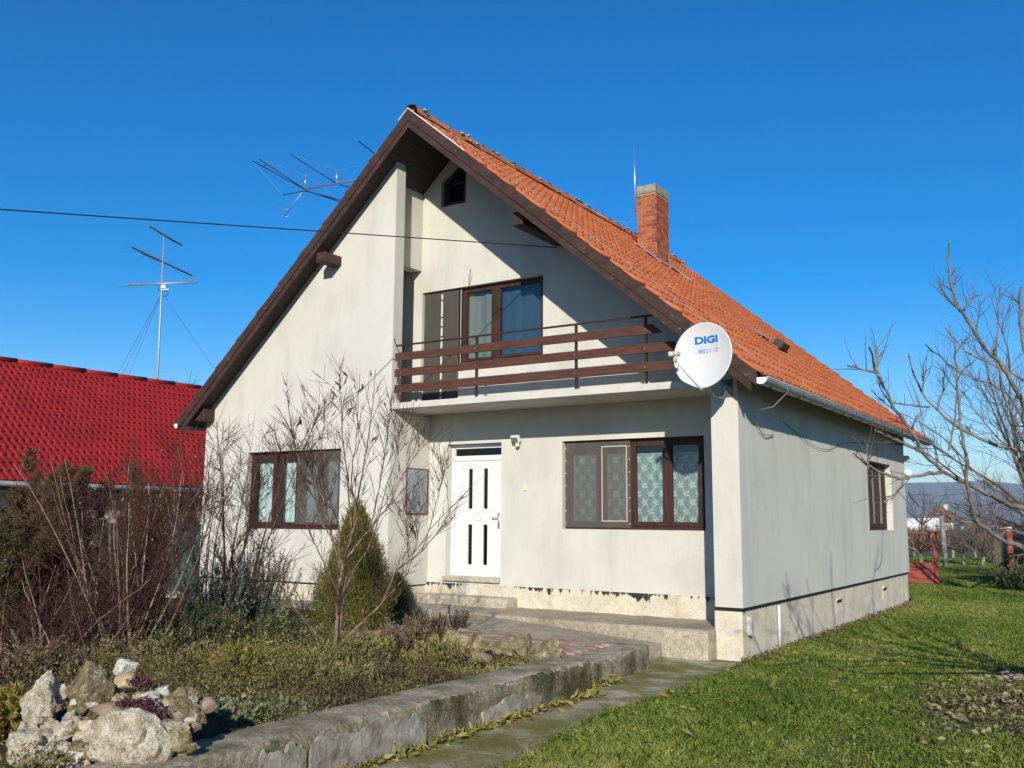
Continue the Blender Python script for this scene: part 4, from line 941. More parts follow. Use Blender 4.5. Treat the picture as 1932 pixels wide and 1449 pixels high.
# ---------------------------------------------------------------- neighbouring building
NX = -22.3; NZ = 2.56; NK = .74; NRUN = 4.9; NY0, NY1 = 4.0, 24.5
nb = thing('neighbour_house', (NX-4.5, 14, 0), 'long low white building with bright red metal roof', 'house')
nc = int((NY1-NY0)/.19); nrw = 17; pr = [0, .18, .36, .5, .64, .82]; sh = [0, .024, .036, .04, .034, .014]
ys = []; hs_ = []
for c in range(nc):
    for q, hh in zip(pr, sh): ys.append(NY0+(c+q)*.19); hs_.append(hh)
ys = np.array(ys); hs_ = np.array(hs_); L = NRUN*math.hypot(1, NK); c_ = 1/math.hypot(1, NK); s_ = NK*c_
V = []; lst = []
for r in range(nrw):
    g = L/nrw
    for (b, lift) in ((0, 0), (.45, .018), (.98, .048)): lst.append((r*g+b*g, lift, r))
lst.append((L, .0, nrw))
for sl, lift, r in lst:                   # sl measured down from the ridge
    bow = (np.array(pr)*2-1)**2
    adj = np.tile(-.045*(bow-.4), nc) if lift > .03 else 0
    d = np.clip(sl+adj, 0, L)
    X = NX-NRUN+d*c_; Z = NZ+NRUN*NK-d*s_
    V.append(np.stack([X+s_*(hs_+lift), ys, Z+c_*(hs_+lift)], -1))
V = np.concatenate(V); n = len(ys); m = len(lst)
i = np.arange(m-1)[:, None]*n; j = np.arange(n-1)[None, :]
rf = np_mesh('roof', V, np.stack([i+j, i+j+1, i+n+j+1, i+n+j], -1).reshape(-1, 4), m_redroof, nb)
rf['label'] = 'red pressed metal tile roof'
mb = MB(); mb.prism([(NX-NRUN, NZ+NRUN*NK-.03), (NX-.02, NZ-.035), (NX-.02, NZ-.12), (NX-NRUN, NZ+NRUN*NK-.15), (NX-2*NRUN, NZ-.12), (NX-2*NRUN, NZ-.03)], 'y', NY0, NY1); mb.build('roof_deck', m_redroof, rf)
mb = MB(); 
y = NY0
while y < NY1:
    mb.tube([(NX-NRUN, y, NZ+NRUN*NK+.03), (NX-NRUN, min(y+1.12, NY1), NZ+NRUN*NK+.045)], [.088, .092], 10); y += 1.1
mb.build('ridge_cap', m_redroof, rf, True)
mb = MB(); mb.tube([(NX+.05, NY0, NZ-.06), (NX+.05, NY1, NZ-.06)], .065, 10); mb.build('gutter', m_zinc, nb, True)
mb = MB(); mb.box(NX-.5, NX-.02, NY0, NY1, NZ-.28, NZ-.125); mb.build('fascia', m_darksoffit, nb)
mb = MB(); mb.box(NX-2*NRUN+.5, NX-.45, NY0+.3, NY1-.3, 0, NZ-.281); mb.build('wall', m_cream, nb)
for ya in (7.0, 12.9, 17.2):
    mb = MB(); mb.box(NX-.46, NX-.44, ya, ya+1.0, .6, 2.1); mb.build('window', m_darksoffit, nb)
# aerial mast behind its ridge
t = thing('aerial_mast', (-29.6, 21.1, 0), 'tall steel mast with three television aerials behind the red roof', 'antenna')
MY = lambda px, py: atD(px, py, (Vector((-29.0, 21.0, 6))-CAM).dot(VIEW))
mb = MB(); mb.tube([MY(287, 965), MY(297, 718), MY(309.5, 446)], [.045, .04, .03], 8); mb.build('mast', m_steel, t, True)
for nm, a, b, r_ in (('boom', (282,427), (343,463), .03), ('boom', (249,467), (362,520), .03), ('boom', (244,537), (372,533), .03), ('lower_boom', (297,437), (330,457), .018), ('lower_boom', (266,478), (345,512), .014)):
    mb = MB(); mb.tube([MY(*a), MY(*b)], r_, 6); mb.build(nm, m_cable if r_ < .03 or b[1] < 525 else m_steel, t, True)
def lerp2(a, b, q): return (a[0]+(b[0]-a[0])*q, a[1]+(b[1]-a[1])*q)
for k in range(8):
    p = lerp2((249, 467), (362, 520), k/7); mb = MB(); mb.tube([MY(p[0]-17, p[1]+2), MY(p[0]+17, p[1]-2)], .010, 4); mb.build('element', m_alu, t)
for a, b in (((225, 542), (328, 530)), ((250, 540), (300, 534)), ((330, 533), (374, 529)), ((277, 427), (291, 428))):
    mb = MB(); mb.tube([MY(*a), MY(*b)], .010, 4); mb.build('element', m_alu, t)
mb = MB(); mb.obox(MY(309, 541), RIGHT*.08, UP*.06, VIEW*.06); mb.build('amplifier_box', m_whitemetal, t, bevel=.01)
mb = MB(); mb.tube([MY(304, 547), MY(319, 546)], .03, 8); mb.build('coupler', m_white, t)
mb = MB(); mb.tube([MY(300, 540), MY(299, 546), MY(304, 550), MY(316, 549), MY(318, 554), MY(313, 559), MY(308, 559)], .012, 5); mb.build('loop_cable', m_cable, t, True)
mb = MB()
for a, b in (((302, 560), (222, 705)), ((302, 560), (231, 708)), ((303, 560), (241, 712)), ((313, 562), (404, 696))): mb.tube([MY(*a), MY(*b)], .006, 4)
mb.build('guy_wire', m_cable, t)

# green net fence and forked prop between the houses
t = thing('net_fence', (-17.5, 14, 0), 'dark green shade net stretched between posts beside the white building', 'fence')
pleats('net', -21.2, -15.3, 14.0, .05, 1.6, m_net, t, .03, .9, 80)
for x in (-21.2, -18.6, -15.5): mb = MB(); mb.tube([(x, 14.05, -.05), (x, 14.05, 1.66)], .03, 8); mb.build('post', m_steel, t)
t = thing('wooden_prop', (-18.7, 14.4, 0), 'grey forked wooden prop standing behind the green net', 'prop')
tp = atY(322, 935, 14.4); 
mb = MB(); mb.tube([tp+Vector((.0, 0, .05)), atY(312, 990, 14.4), Vector((-19.3, 14.4, -.05))], [.08, .1, .11], 8); mb.build('leg', m_oldwood, t, True)
mb = MB(); mb.tube([tp, atY(340, 985, 14.5), Vector((-17.7, 14.6, -.05))], [.08, .1, .11], 8); mb.build('leg', m_oldwood, t, True)

# ---------------------------------------------------------------- back garden on the right
t = thing('metal_gate', (-5.1, 29.4, 0), 'open red steel gate with solid lower panel behind the house', 'gate')
mb = MB(); mb.box(-4.86, -4.75, 29.36, 29.42, .01, 1.47); mb.build('post', m_rust, t)
mb = MB(); mb.box(-7.2, -4.862, 29.37, 29.41, 1.42, 1.465); mb.build('top_rail', m_rust, t)
mb = MB(); mb.box(-7.2, -4.862, 29.38, 29.40, .06, .56); mb.build('panel', m_rust, t)
mb = MB(); mb.box(-7.2, -4.862, 29.365, 29.415, .562, .60); mb.box(-7.2, -4.862, 29.365, 29.415, .02, .059); mb.build('lower_rail', m_rust, t)
mb = MB(); mb.box(-7.26, -7.2, 29.36, 29.42, .01, 1.47); mb.build('post', m_rust, t)
mb = MB()
for i in range(13): mb.tube([(-7.2+i*.19, 29.39, .6), (-7.2+i*.19, 29.39, 1.43)], .003, 4)
mb.build('mesh_wire', m_rust, t)
mb = MB(); mb.tube([(-6.14, 39.6, -.05), (-6.17, 39.6, 1.0), (-6.2, 39.6, 1.95)], [.10, .095, .085], 9); o = mb.build('wooden_post', mottled('weathered_post', [(.10,.09,.08), (.22,.21,.19), (.40,.39,.37)], 6, bdist=.01), None, True); tag(o, 'pale weathered round post standing in the orchard grass', 'post')
mb = MB(); mb.box(-3.36, -3.18, 29.9, 30.05, -.05, 1.42); o = mb.build('timber_post', m_oldwood, bevel=.01); tag(o, 'dark squared timber post beside the red pipe', 'post')
mb = MB(); mb.tube([(-2.95, 30, -.05), (-2.98, 30, 1.5)], .085, 12); o = mb.build('pipe_post', m_rust, None, True); tag(o, 'red steel pipe standing at the right edge of the lawn', 'post')
mb = MB(); mb.tube([(-2.98, 30, 1.5), (-2.985, 30, 1.62)], .09, 12); mb.build('cap', m_white, o, True)
t = thing('water_tank', (-1.9, 31.2, 0), 'black water tank on a low stand at the right edge', 'tank')
mb = MB(); mb.tube([(-2.62, 31.2, .25), (-2.62, 31.2, .3), (-2.62, 31.2, 1.25), (-2.62, 31.2, 1.36), (-2.62, 31.2, 1.4)], [.6, .68, .68, .6, .3], 24); mb.build('drum', simple('black_plastic', (.012,.012,.014), .45), t, True)
mb = MB(); mb.box(-3.25, -1.9, 30.6, 31.8, 0, .25); mb.build('stand', m_oldwood, t, bevel=.01)
# far house and white tunnel
t = thing('far_house', (-33, 205, 0), 'distant house with brown hipped roof beyond the orchard', 'house')
FY = 205.
def fp(px, py, y=FY): return atY(px, py, y)
a = fp(1742, 984); b = fp(1817, 984); ap_ = fp(1766, 954, FY+4)
zE = a.z; x0, x1 = a.x, b.x; xm_ = ap_.x
mb = MB(); mb.add([(x0, FY, zE), (x1, FY, zE), (x1, FY+9, zE), (x0, FY+9, zE), (xm_-.6, FY+4.5, ap_.z), (xm_+.8, FY+4.5, ap_.z)], [(0,1,5,4),(1,2,5),(2,3,4,5),(3,0,4),(3,2,1,0)]); mb.build('roof', simple('old_tile_roof', (.16,.085,.05), .9, 0, .25, 1), t)
mb = MB(); mb.box(x0+.8, x1-1.0, FY+.5, FY+8.5, -.1, zE-.01); mb.build('wall', m_cream, t)
c = fp(1778, 956); mb = MB(); mb.box(c.x-.35, c.x+.35, FY+4, FY+4.8, zE, c.z+.5); mb.build('chimney', m_cream, t)
mb = MB(); w0 = fp(1806, 993); mb.box(w0.x-.7, w0.x+.6, FY+.4, FY+.49, zE-2.2, zE-.3); mb.build('window', m_darksoffit, t)
t = thing('polytunnel', (-38, 180, 0), 'long white tunnel greenhouse beyond the orchard', 'greenhouse')
p0 = fp(1690, 996, 185); p1 = fp(1775, 996, 185); tz = fp(1730, 977, 185).z
mb = MB(); prf = [(q*3.0, math.sqrt(max(0, 1-q*q))) for q in np.linspace(-1, 1, 11)]
mb.prism([(185+u, max(0, v*tz)) for u, v in prf], 'x', p0.x, p1.x); mb.build('film', simple('white_film', (.75,.75,.72), .5), t, True)

# ---------------------------------------------------------------- plants: generators
def unit(v): return v/(np.linalg.norm(v)+1e-9)
def grow(T, r, p, d, L, rad, nseg, wob, up, n=4, tip=.35, rnd=None, pts_out=None):
    P = [np.array(p, float)]; d = unit(np.array(d, float))
    for i in range(nseg):
        d = unit(d+r.normal(size=3)*wob+np.array([0, 0, up])); P.append(P[-1]+d*L/nseg)
    P = np.array(P); rr_ = rad*(1-(1-tip)*np.linspace(0, 1, len(P)))
    T.add(P, rr_, n, rnd if rnd is not None else r.random())
    return P, d
def twigs(T, r, P, rad, count, Lr, ang=.8, up=.1, depth=1, n=3, wob=.12, t0=.15, tips=None, rndf=None):
    """side shoots along a polyline, recursively"""
    k = len(P)
    for _ in range(count):
        q = t0+(1-t0)*r.random()*.97; f = q*(k-1); a = int(f); p = P[a]+(P[min(a+1, k-1)]-P[a])*(f-a); d = unit(P[min(a+1, k-1)]-P[a])
        s = unit(np.cross(d, r.normal(size=3))); dd = unit(d*math.cos(ang)+s*math.sin(ang)*(.7+.6*r.random())+np.array([0, 0, up]))
        L = r.uniform(*Lr)*(1.15-.5*q); rd = max(rad*(.55-.25*q), .0031)
        Q, de = grow(T, r, p, dd, L, rd, max(3, int(L/.09)), wob, .03, n, .4, rndf(r) if rndf else None)
        if tips is not None: tips.append((Q[-1], de))
        if depth > 1: twigs(T, r, Q, rd, max(2, int(count*.35)), (Lr[0]*.45, Lr[1]*.5), ang, up, depth-1, n, wob, .2, tips, rndf)
def limb(T, pts, r0, r1, n=7, rnd=.6, sub=5, r=None, wob=.0):
    P = [Vector(p) for p in pts]; out = []
    for i in range(len(P)-1):
        p0, p1, p2, p3 = P[max(i-1, 0)], P[i], P[i+1], P[min(i+2, len(P)-1)]
        for q in np.linspace(0, 1, sub, endpoint=False):
            out.append(.5*((2*p1)+(p2-p0)*q+(2*p0-5*p1+4*p2-p3)*q*q+(3*p1-p0-3*p2+p3)*q**3))
    out.append(P[-1]); A = np.array([tuple(v) for v in out])
    al = np.concatenate([[0], np.cumsum(np.linalg.norm(np.diff(A, axis=0), axis=1))]); q_ = np.linspace(0, al[-1], max(len(A), int(al[-1]/.07))); A = np.stack([np.interp(q_, al, A[:, i]) for i in range(3)], 1)
    if r is not None and wob: A[1:-1] += r.normal(size=(len(A)-2, 3))*wob
    rad = np.linspace(r0, r1, len(A))
    if r is not None: rad = rad*(1+.10*r.normal(size=len(A)).clip(-1, 1))
    T.add(A, rad, n, rnd); return A
def leafmesh(name, P, Dr, L, W, mat, parent, r, rv, fold=.25):
    V, Fq = leaves_np(P, Dr, L, W, r, fold); return np_mesh(name, V, Fq, mat, parent, np.repeat(rv, 4))

# ---- right hand fruit tree, trunk just outside the picture
r = np.random.default_rng(21)
TD = (Vector((.2, 9.6, 1.8))-CAM).dot(VIEW)
tree = thing('fruit_tree', (.75, 9.9, 0), 'bare grey fruit tree reaching in from the right edge', 'tree')
T = Tubes(); tips = []
def L3(pts, dd0, dd1):
    n = len(pts); return [atD(p[0], p[1], TD+dd0+(dd1-dd0)*i/(n-1)) for i, p in enumerate(pts)]
crotch = Vector((.62, 9.85, 1.45))
def ctr(pts, dd0, dd1): return [crotch]+L3(pts, dd0, dd1)
LIM = [
 ([(1960,1040),(1932,1033),(1911,1027),(1883,1013),(1846,985),(1832,956),(1825,914),(1823,870),(1810,768),(1801,642)], -.3, -.9, .062, .012),
 ([(1970,965),(1932,959),(1906,954),(1887,944),(1866,933),(1839,920),(1801,902),(1768,881),(1735,844),(1707,797),(1679,754),(1653,703),(1645,662),(1640,656)], .0, -1.2, .068, .011),
 ([(1980,870),(1932,853),(1871,836),(1815,811),(1768,773),(1740,740),(1722,700),(1714,665)], .3, .5, .055, .012),
 ([(1975,850),(1932,764),(1918,740),(1890,689),(1861,660),(1824,604),(1810,581),(1793,534),(1789,487),(1790,459)], -.2, -.5, .075, .013),
 ([(1990,760),(1932,717),(1866,684),(1824,665),(1800,640),(1784,618)], .5, .9, .04, .011),
 ([(1980,830),(1932,790),(1905,745),(1862,722),(1805,698),(1746,649)], .6, .2, .04, .010),
 ([(1980,1020),(1932,965),(1850,900),(1786,832),(1740,800),(1700,780)], .9, 1.6, .035, .009),
 ([(1990,900),(1945,700),(1930,640),(1924,580),(1927,541)], -.4, -.6, .06, .016),
 ([(1990,900),(1900,760),(1885,700),(1880,650),(1884,600),(1887,541)], .2, .1, .04, .012),
 ([(1985,1035),(1940,1010),(1890,998),(1848,990),(1782,975),(1740,958),(1714,928)], .2, -.7, .03, .009),
 ([(2060,760),(2010,560),(1990,420),(1985,330)], .1, .3, .07, .014),
 ([(2130,780),(2170,560),(2200,420)], .4, .9, .08, .014),
 ([(2230,900),(2330,760),(2400,600)], .2, .2, .07, .014),
 ([(2130,900),(2150,700),(2120,480),(2140,350)], 1.2, 2.0, .07, .014),
]
mains = []
for pts, d0, d1, ra, rb in LIM:
    A = limb(T, ctr(pts, d0, d1), ra*.50, rb*.55, 8, .55+.3*r.random(), 4, r, .006); mains.append((A, ra))
def sidel(pts, d0, d1, ra, rb): A = limb(T, L3(pts, d0, d1), ra*.85, rb*.75, 6, r.random(), 4, r, .004); mains.append((A, ra))
sidel([(1653,703),(1630,697),(1599,690)], -1.15, -1.2, .012, .007); sidel([(1655,710),(1654,680),(1653,651)], -1.15, -1.1, .012, .008)
sidel([(1778,890),(1744,895),(1707,902),(1674,895),(1640,880),(1610,855)], -.7, -1.2, .018, .007); sidel([(1707,902),(1690,935),(1664,946)], -1, -1.1, .010, .006)
sidel([(1740,852),(1702,834),(1672,822),(1650,811)], -1, -1.2, .015, .007); sidel([(1754,768),(1715,765),(1678,759)], .2, -.3, .010, .007)
sidel([(1812,588),(1795,570),(1772,538)], -.4, -.5, .014, .008); sidel([(1819,585),(1830,570),(1840,557)], -.4, -.3, .012, .008); sidel([(1637,885),(1638,865),(1637,839)], -1.2, -1.2, .009, .007)
sidel([(1768,773),(1780,735),(1778,712)], .4, .4, .012, .008); sidel([(1740,740),(1742,720),(1741,692)], .4, .3, .010, .008); sidel([(1790,850),(1800,800),(1805,745)], -.3, -.4, .012, .008)
trunk_pts = [Vector((.80, 9.95, -.1)), Vector((.76, 9.92, .5)), Vector((.68, 9.88, 1.0)), crotch]
limb(T, trunk_pts, .17, .13, 12, .5, 4, r, .01)
tr = T.build('trunk', m_bark, tree)
T = Tubes()
for A, ra in mains: twigs(T, r, A, max(ra*.25, .008), int(6+ra*150), (.05, .36), .75, .2, 2 if ra > .05 else 1, 4, .13, .2)
T.build('twigs', m_twig, tree)['kind'] = 'stuff'

def bare_tree(name, loc, Hh, label, seed, spread=1.0, mat=m_twig, nl=9, dens=9, group=None, lean=(0, 0), depth=2, rad=.09):
    r = np.random.default_rng(seed); t = thing(name, loc, label, 'tree', group); T = Tubes(); p = np.array(loc, float)
    hgt = Hh*.22; P, d = grow(T, r, p+[0, 0, -.1], (lean[0], lean[1], 1), hgt+.1, rad, 4, .05, .05, 7, .8, .4); T.build('trunk', m_bark, t); T = Tubes()
    for i in range(nl):
        an = 2*math.pi*(i+r.random())/nl; el = r.uniform(.35, 1.35)
        Q, dd = grow(T, r, P[-1], (math.cos(an)*math.cos(el)*spread, math.sin(an)*math.cos(el)*spread, math.sin(el)), Hh*r.uniform(.45, .8), rad*.5, 8, .11, .05, 5, .2)
        twigs(T, r, Q, rad*.35, dens, (Hh*.1, Hh*.28), .7, .15, depth, 3, .12, .15)
    T.build('crown', mat, t); return t
bare_tree('bare_tree', (-1.75, 24.5, 0), 8.0, 'tall finely twigged bare tree behind the fruit tree', 31, .9, m_twig, 15, 16, depth=2, rad=.07)
bare_tree('bare_tree', (-2.35, 32.5, 0), 4.4, 'brownish bare tree standing over the black tank', 32, 1.2, m_redtwig, 15, 18, rad=.07)
def copy_tree(src, loc, rz, sc, label):
    c = src.copy(); link(c); c.location = loc; c.rotation_euler = (0, 0, rz); c.scale = (sc,)*3; c['label'] = label
    for ch in src.children:
        q = ch.copy(); link(q); q.parent = c; q.matrix_parent_inverse = ch.matrix_parent_inverse.copy()
    return c
og = 'orchard trees behind the house'
def fx(px, y): return atY(px, 1000, y).x
P0 = [bare_tree('orchard_tree', (fx(1735, 41), 41, 0), 2.3, 'bare orchard tree seen through the red gate', 41, 1.3, m_redtwig, 11, 12, og), bare_tree('orchard_tree', (fx(1815, 43), 43, 0), 2.2, 'bare orchard tree just right of the pale post', 42, 1.4, m_twig, 11, 12, og)]
OT = [(fx(1765, 44), 44, 'bare orchard tree behind the gate post'), (fx(1850, 42), 42, 'bare orchard tree between pale post and timber post'), (fx(1795, 50), 50, 'bare orchard tree in the second row behind the pale post'), (fx(1838, 51), 51, 'bare orchard tree in the second row, middle'), (fx(1872, 47), 47, 'bare orchard tree left of the timber post'), (fx(1722, 52), 52, 'bare orchard tree in the second row at the house corner'), (fx(1755, 60), 60, 'bare orchard tree in the third row behind the gate'), (fx(1735, 66), 66, 'bare orchard tree in the third row at the left'), (fx(1815, 62), 62, 'bare orchard tree in the third row, middle'), (fx(1905, 50), 50, 'bare orchard tree behind the red pipe'), (fx(1720, 76), 76, 'bare orchard tree in the far row at the left'), (fx(1780, 80), 80, 'bare orchard tree in the far row, centre'), (fx(1860, 70), 70, 'bare orchard tree in the far row at the right'), (fx(1928, 44), 44, 'bare orchard tree behind the black tank'), (fx(1895, 62), 62, 'bare orchard tree behind the timber post'), (fx(1835, 85), 85, 'bare orchard tree in the last row')]
for i, (x, y, lb) in enumerate(OT): copy_tree(P0[i % 2], (x, y, 0), i*1.7, .78+.3*random.random(), lb)
bare_tree('orchard_tree', (fx(1738, 100), 100, 0), 6.3, 'taller bare tree beside the distant brown roof', 55, .9, m_twig, 10, 9, og, rad=.12)
bare_tree('orchard_tree', (fx(1850, 105), 105, 0), 6.0, 'bare tree right of the distant brown roof', 56, 1.1, m_redtwig, 12, 10, og, rad=.12)
bare_tree('bare_tree', tuple(atZ(287, 960, 0).lerp(atY(287, 960, 30), 1).xy)+(0,), 9.6, 'bare tree top showing above the red roof ridge', 57, .9, m_twig, 9, 9, rad=.1)

# ---------------------------------------------------------------- garden bed plants
BZ = .27
# peach tree in front of the left window
r = np.random.default_rng(61); base = atZ(632, 1245, BZ); PD = (base-CAM).dot(VIEW)
t = thing('peach_tree', tuple(base), 'slender bare peach tree with a few last drooping leaves', 'tree')
def c2(x, y): return (340+x/2.4143, 660+y/2.4143)
def PL(pts, d0, d1): n = len(pts); return [atD(*c2(*p), PD+d0+(d1-d0)*i/(n-1)) for i, p in enumerate(pts)]
T = Tubes(); mains = []; tips = []
LM = [([(700,1425),(712,1250),(722,1110),(740,985)],0,0,.036,.026), ([(700,1425),(735,1200),(752,1050),(765,950),(790,780),(822,600),(850,450),(875,270),(890,90)],.03,.3,.028,.005),
 ([(740,985),(715,930),(690,850),(662,745),(640,650),(565,570),(520,430),(500,300),(482,190)],0,-.4,.024,.005), ([(738,1330),(830,1240),(920,1150),(960,1060),(990,1000),(1100,920),(1200,790),(1240,705),(1305,668)],0,-.3,.024,.004),
 ([(655,1330),(590,1260),(540,1200),(500,1160),(470,1100),(440,980),(390,880)],0,-.5,.017,.004), ([(760,945),(820,870),(880,800),(960,690),(1000,600),(1060,500),(1120,420)],.05,.4,.018,.004),
 ([(722,1050),(722,900),(720,780),(680,700),(650,600),(640,480),(655,330),(660,260)],0,.2,.018,.004), ([(780,800),(770,690),(760,560),(740,420),(735,260),(725,110)],.1,.1,.015,.004),
 ([(860,820),(900,660),(930,480),(950,330),(965,190)],.2,.5,.013,.004), ([(650,680),(600,560),(560,480),(520,390)],0,-.5,.012,.004), ([(1000,1000),(1040,880),(1020,760),(1030,650)],-.1,.1,.010,.004), ([(1100,920),(1150,760),(1190,600),(1185,500)],-.2,-.3,.009,.003),
 ([(750,940),(800,760),(780,600),(800,420),(815,200),(818,110)],.1,-.2,.013,.004),
 ([(735,1150),(790,1000),(860,900),(905,760),(940,620),(985,480),(1000,330)],.1,-.5,.014,.004), ([(722,1110),(660,980),(600,860),(560,760),(530,640),(470,520),(450,400)],-.1,-.6,.013,.004), ([(920,1150),(985,1080),(1040,1000),(1080,860),(1100,720)],-.1,.3,.010,.003), ([(700,870),(640,780),(610,640),(600,470),(610,300),(600,210)],.1,.4,.011,.003)]
for pts, d0, d1, ra, rb in LM: mains.append((limb(T, PL(pts, d0, d1), ra*.68, rb*.7, 6, .3+.5*r.random(), 4, r, .004), ra))
T.build('trunk', m_peachbark, t); T = Tubes()
for A, ra in mains: twigs(T, r, A, max(ra*.3, .0055), 16, (.15, .62), .62, .22, 2, 3, .07, .22, tips, lambda q: q.random()*.6)
T.build('twigs', m_greentwig, t)['kind'] = 'stuff'
pp_ = []; dd_ = []
for x, y in ((735,95),(700,140),(680,175),(690,190),(705,200),(720,150),(760,110),(790,150),(865,90),(830,150),(840,170),(555,320),(540,300),(550,310),(715,265),(930,235),(785,270),(790,260),(905,380),(1110,350),(270,830),(1075,380),(640,240),(900,390),(730,740)):
    pp_.append(tuple(PL([(x, y), (x, y)], 0, .1)[0])); dd_.append((r.normal()*.5, r.normal()*.5, -1+.4*r.random()))
V, Fq = leaves_np(pp_, dd_, r.uniform(.09, .15, len(pp_)), .028, r, .35); np_mesh('leaves', V, Fq, m_oliveleaf, t, np.repeat(r.random(len(pp_)), 4))

def shrub(name, base, Hh, nst, spread, label, seed, mat, stem_r=.012, tw=10, twL=(.15, .5), lean=(0, 0), depth=1, leaves=0, leafmat=None, up=.05, wob=.05, rb=.15, cat='shrub', rndf=None):
    r = np.random.default_rng(seed); t = thing(name, tuple(base), label, cat); T = Tubes(); tips = []; base = np.array(base, float); st = []
    for i in range(nst):
        an = r.uniform(0, 2*math.pi); sp = spread*math.sqrt(r.random()); h_ = Hh*r.uniform(.6, 1.0)
        d = np.array([math.cos(an)*sp+lean[0], math.sin(an)*sp+lean[1], 1.0]); p = base+[r.normal()*rb, r.normal()*rb, -.05]
        P, de = grow(T, r, p, d, h_*1.08, stem_r*r.uniform(.6, 1.1), 9, wob, up, 5, .3, .45+.5*r.random() if not rndf else rndf(r)); st.append(P)
    T.build('stems', mat, t); T = Tubes()
    for P in st: twigs(T, r, P, stem_r*.5, tw, twL, .70, .16, depth, 3, .09, .12, tips, lambda q: q.random()*.55)
    T.build('twigs', mat, t)['kind'] = 'stuff'
    if leaves:
        k = r.integers(0, len(tips), leaves); P = np.array([tips[i][0] for i in k])+r.normal(size=(leaves, 3))*.02
        leafmesh('leaves', P, r.normal(size=(leaves, 3))+[0, 0, -.5], r.uniform(.03, .06, leaves), .022, leafmat, t, r, r.random(leaves))
    return t
shrub('red_stem_shrub', atZ(222, 1250, BZ), 2.2, 34, .56, 'dense red brown multi stemmed bare shrub behind the rockery', 71, m_redtwig, .016, 14, (.3, .8), (-.02, .0), 2, 90, m_dryleaf, .03, .05, .13)
shrub('dry_shrub', atZ(95, 1270, BZ), 1.25, 26, .95, 'low tangled dry brown shrub at the left edge', 72, m_redtwig, .010, 12, (.15, .45), (-.1, 0), 2, 0, None, .02, .08, .2)
shrub('tall_bare_shrub', atZ(425, 1215, BZ), 3.0, 8, .24, 'tall thin bare shrub left of the left window', 73, m_greentwig, .018, 22, (.25, .85), (.03, .05), 2, 10, m_oliveleaf, .02, .035, .1)
shrub('tall_bare_shrub', atZ(375, 1205, BZ), 2.5, 7, .30, 'thinner bare shrub between red stems and tall shrub', 74, m_redtwig, .012, 18, (.25, .75), (0, 0), 1, 8, m_dryleaf, .02, .04, .1)

def conifer(name, base, Hh, Rr, label, seed, mat, n_cl, per, L, W, shape, rv, up=.8, jitter=.12, lean=0):
    """crown of many little sprays carried on a shell that follows shape(t)"""
    r = np.random.default_rng(seed); t = thing(name, tuple(base), label, 'tree'); base = np.array(base, float); T = Tubes()
    grow(T, r, base+[0, 0, -.05], (0, 0, 1), Hh*.9, Rr*.07+.01, 6, .02, 0, 6, .2, .3); T.build('trunk', m_twig, t)
    P = []; Dr = []; RV = []
    bumps = [(r.uniform(0, 2*math.pi), r.uniform(.1, .9), r.uniform(.08, .22)) for _ in range(26)]
    for _ in range(n_cl):
        q = r.random()**.85; an = r.uniform(0, 2*math.pi); R_ = Rr*shape(q)
        for ba, bq, bs in bumps:
            da = abs((an-ba+math.pi) % (2*math.pi)-math.pi)
            if da < .55 and abs(q-bq) < .13: R_ *= 1+bs*(1-da/.55)
        R_ *= r.choice([r.uniform(.5, .75), r.uniform(.8, 1.0), r.uniform(1.0, 1.25)]); c = base+[math.cos(an)*R_, math.sin(an)*R_, .03+q*Hh]
        out = np.array([math.cos(an), math.sin(an), 0]); tone = rv(r, q)
        m = per; s_ = r.normal(size=(m, 3))*jitter*np.array([.5, .5, 1.0])
        P.append(c+s_); Dr.append(out*r.uniform(.2, .7)+np.array([0, 0, up])+r.normal(size=(m, 3))*.35); RV.append(np.clip(tone+r.normal(size=m)*.12, 0, 1))
    P = np.concatenate(P); Dr = np.concatenate(Dr); RV = np.concatenate(RV); n = len(P)
    leafmesh('crown', P, Dr, r.uniform(.6, 1.2, n)*L, W, mat, t, r, RV)
    return t
egg = lambda q: (.72+.28*math.sin(min(1, q*2.2)*math.pi*.5))*(1-max(0, (q-.22)/.79)**1.55)**.95 if q < 1 else 0
egg_old = lambda q: (math.sin(min(1, (q*1.15+.28))*math.pi*.5) if q < .35 else 1.0)*(1-max(0, (q-.15)/.86)**1.5)**.95 if q < 1 else 0
conifer('thuja', atZ(668, 1185, BZ), 1.50, .40, 'dense olive green conical thuja below the left window', 81, m_thuja, 1500, 44, .045, .010, egg, lambda r, q: .48+.3*r.normal() if r.random() > .14 else .97, 1.3, .085)
conifer('thuja_small', atZ(748, 1165, .3), .52, .20, 'small dark evergreen shrub right of the thuja', 82, m_rosemary, 520, 36, .04, .009, egg, lambda r, q: .5+.2*r.normal(), .7, .05)
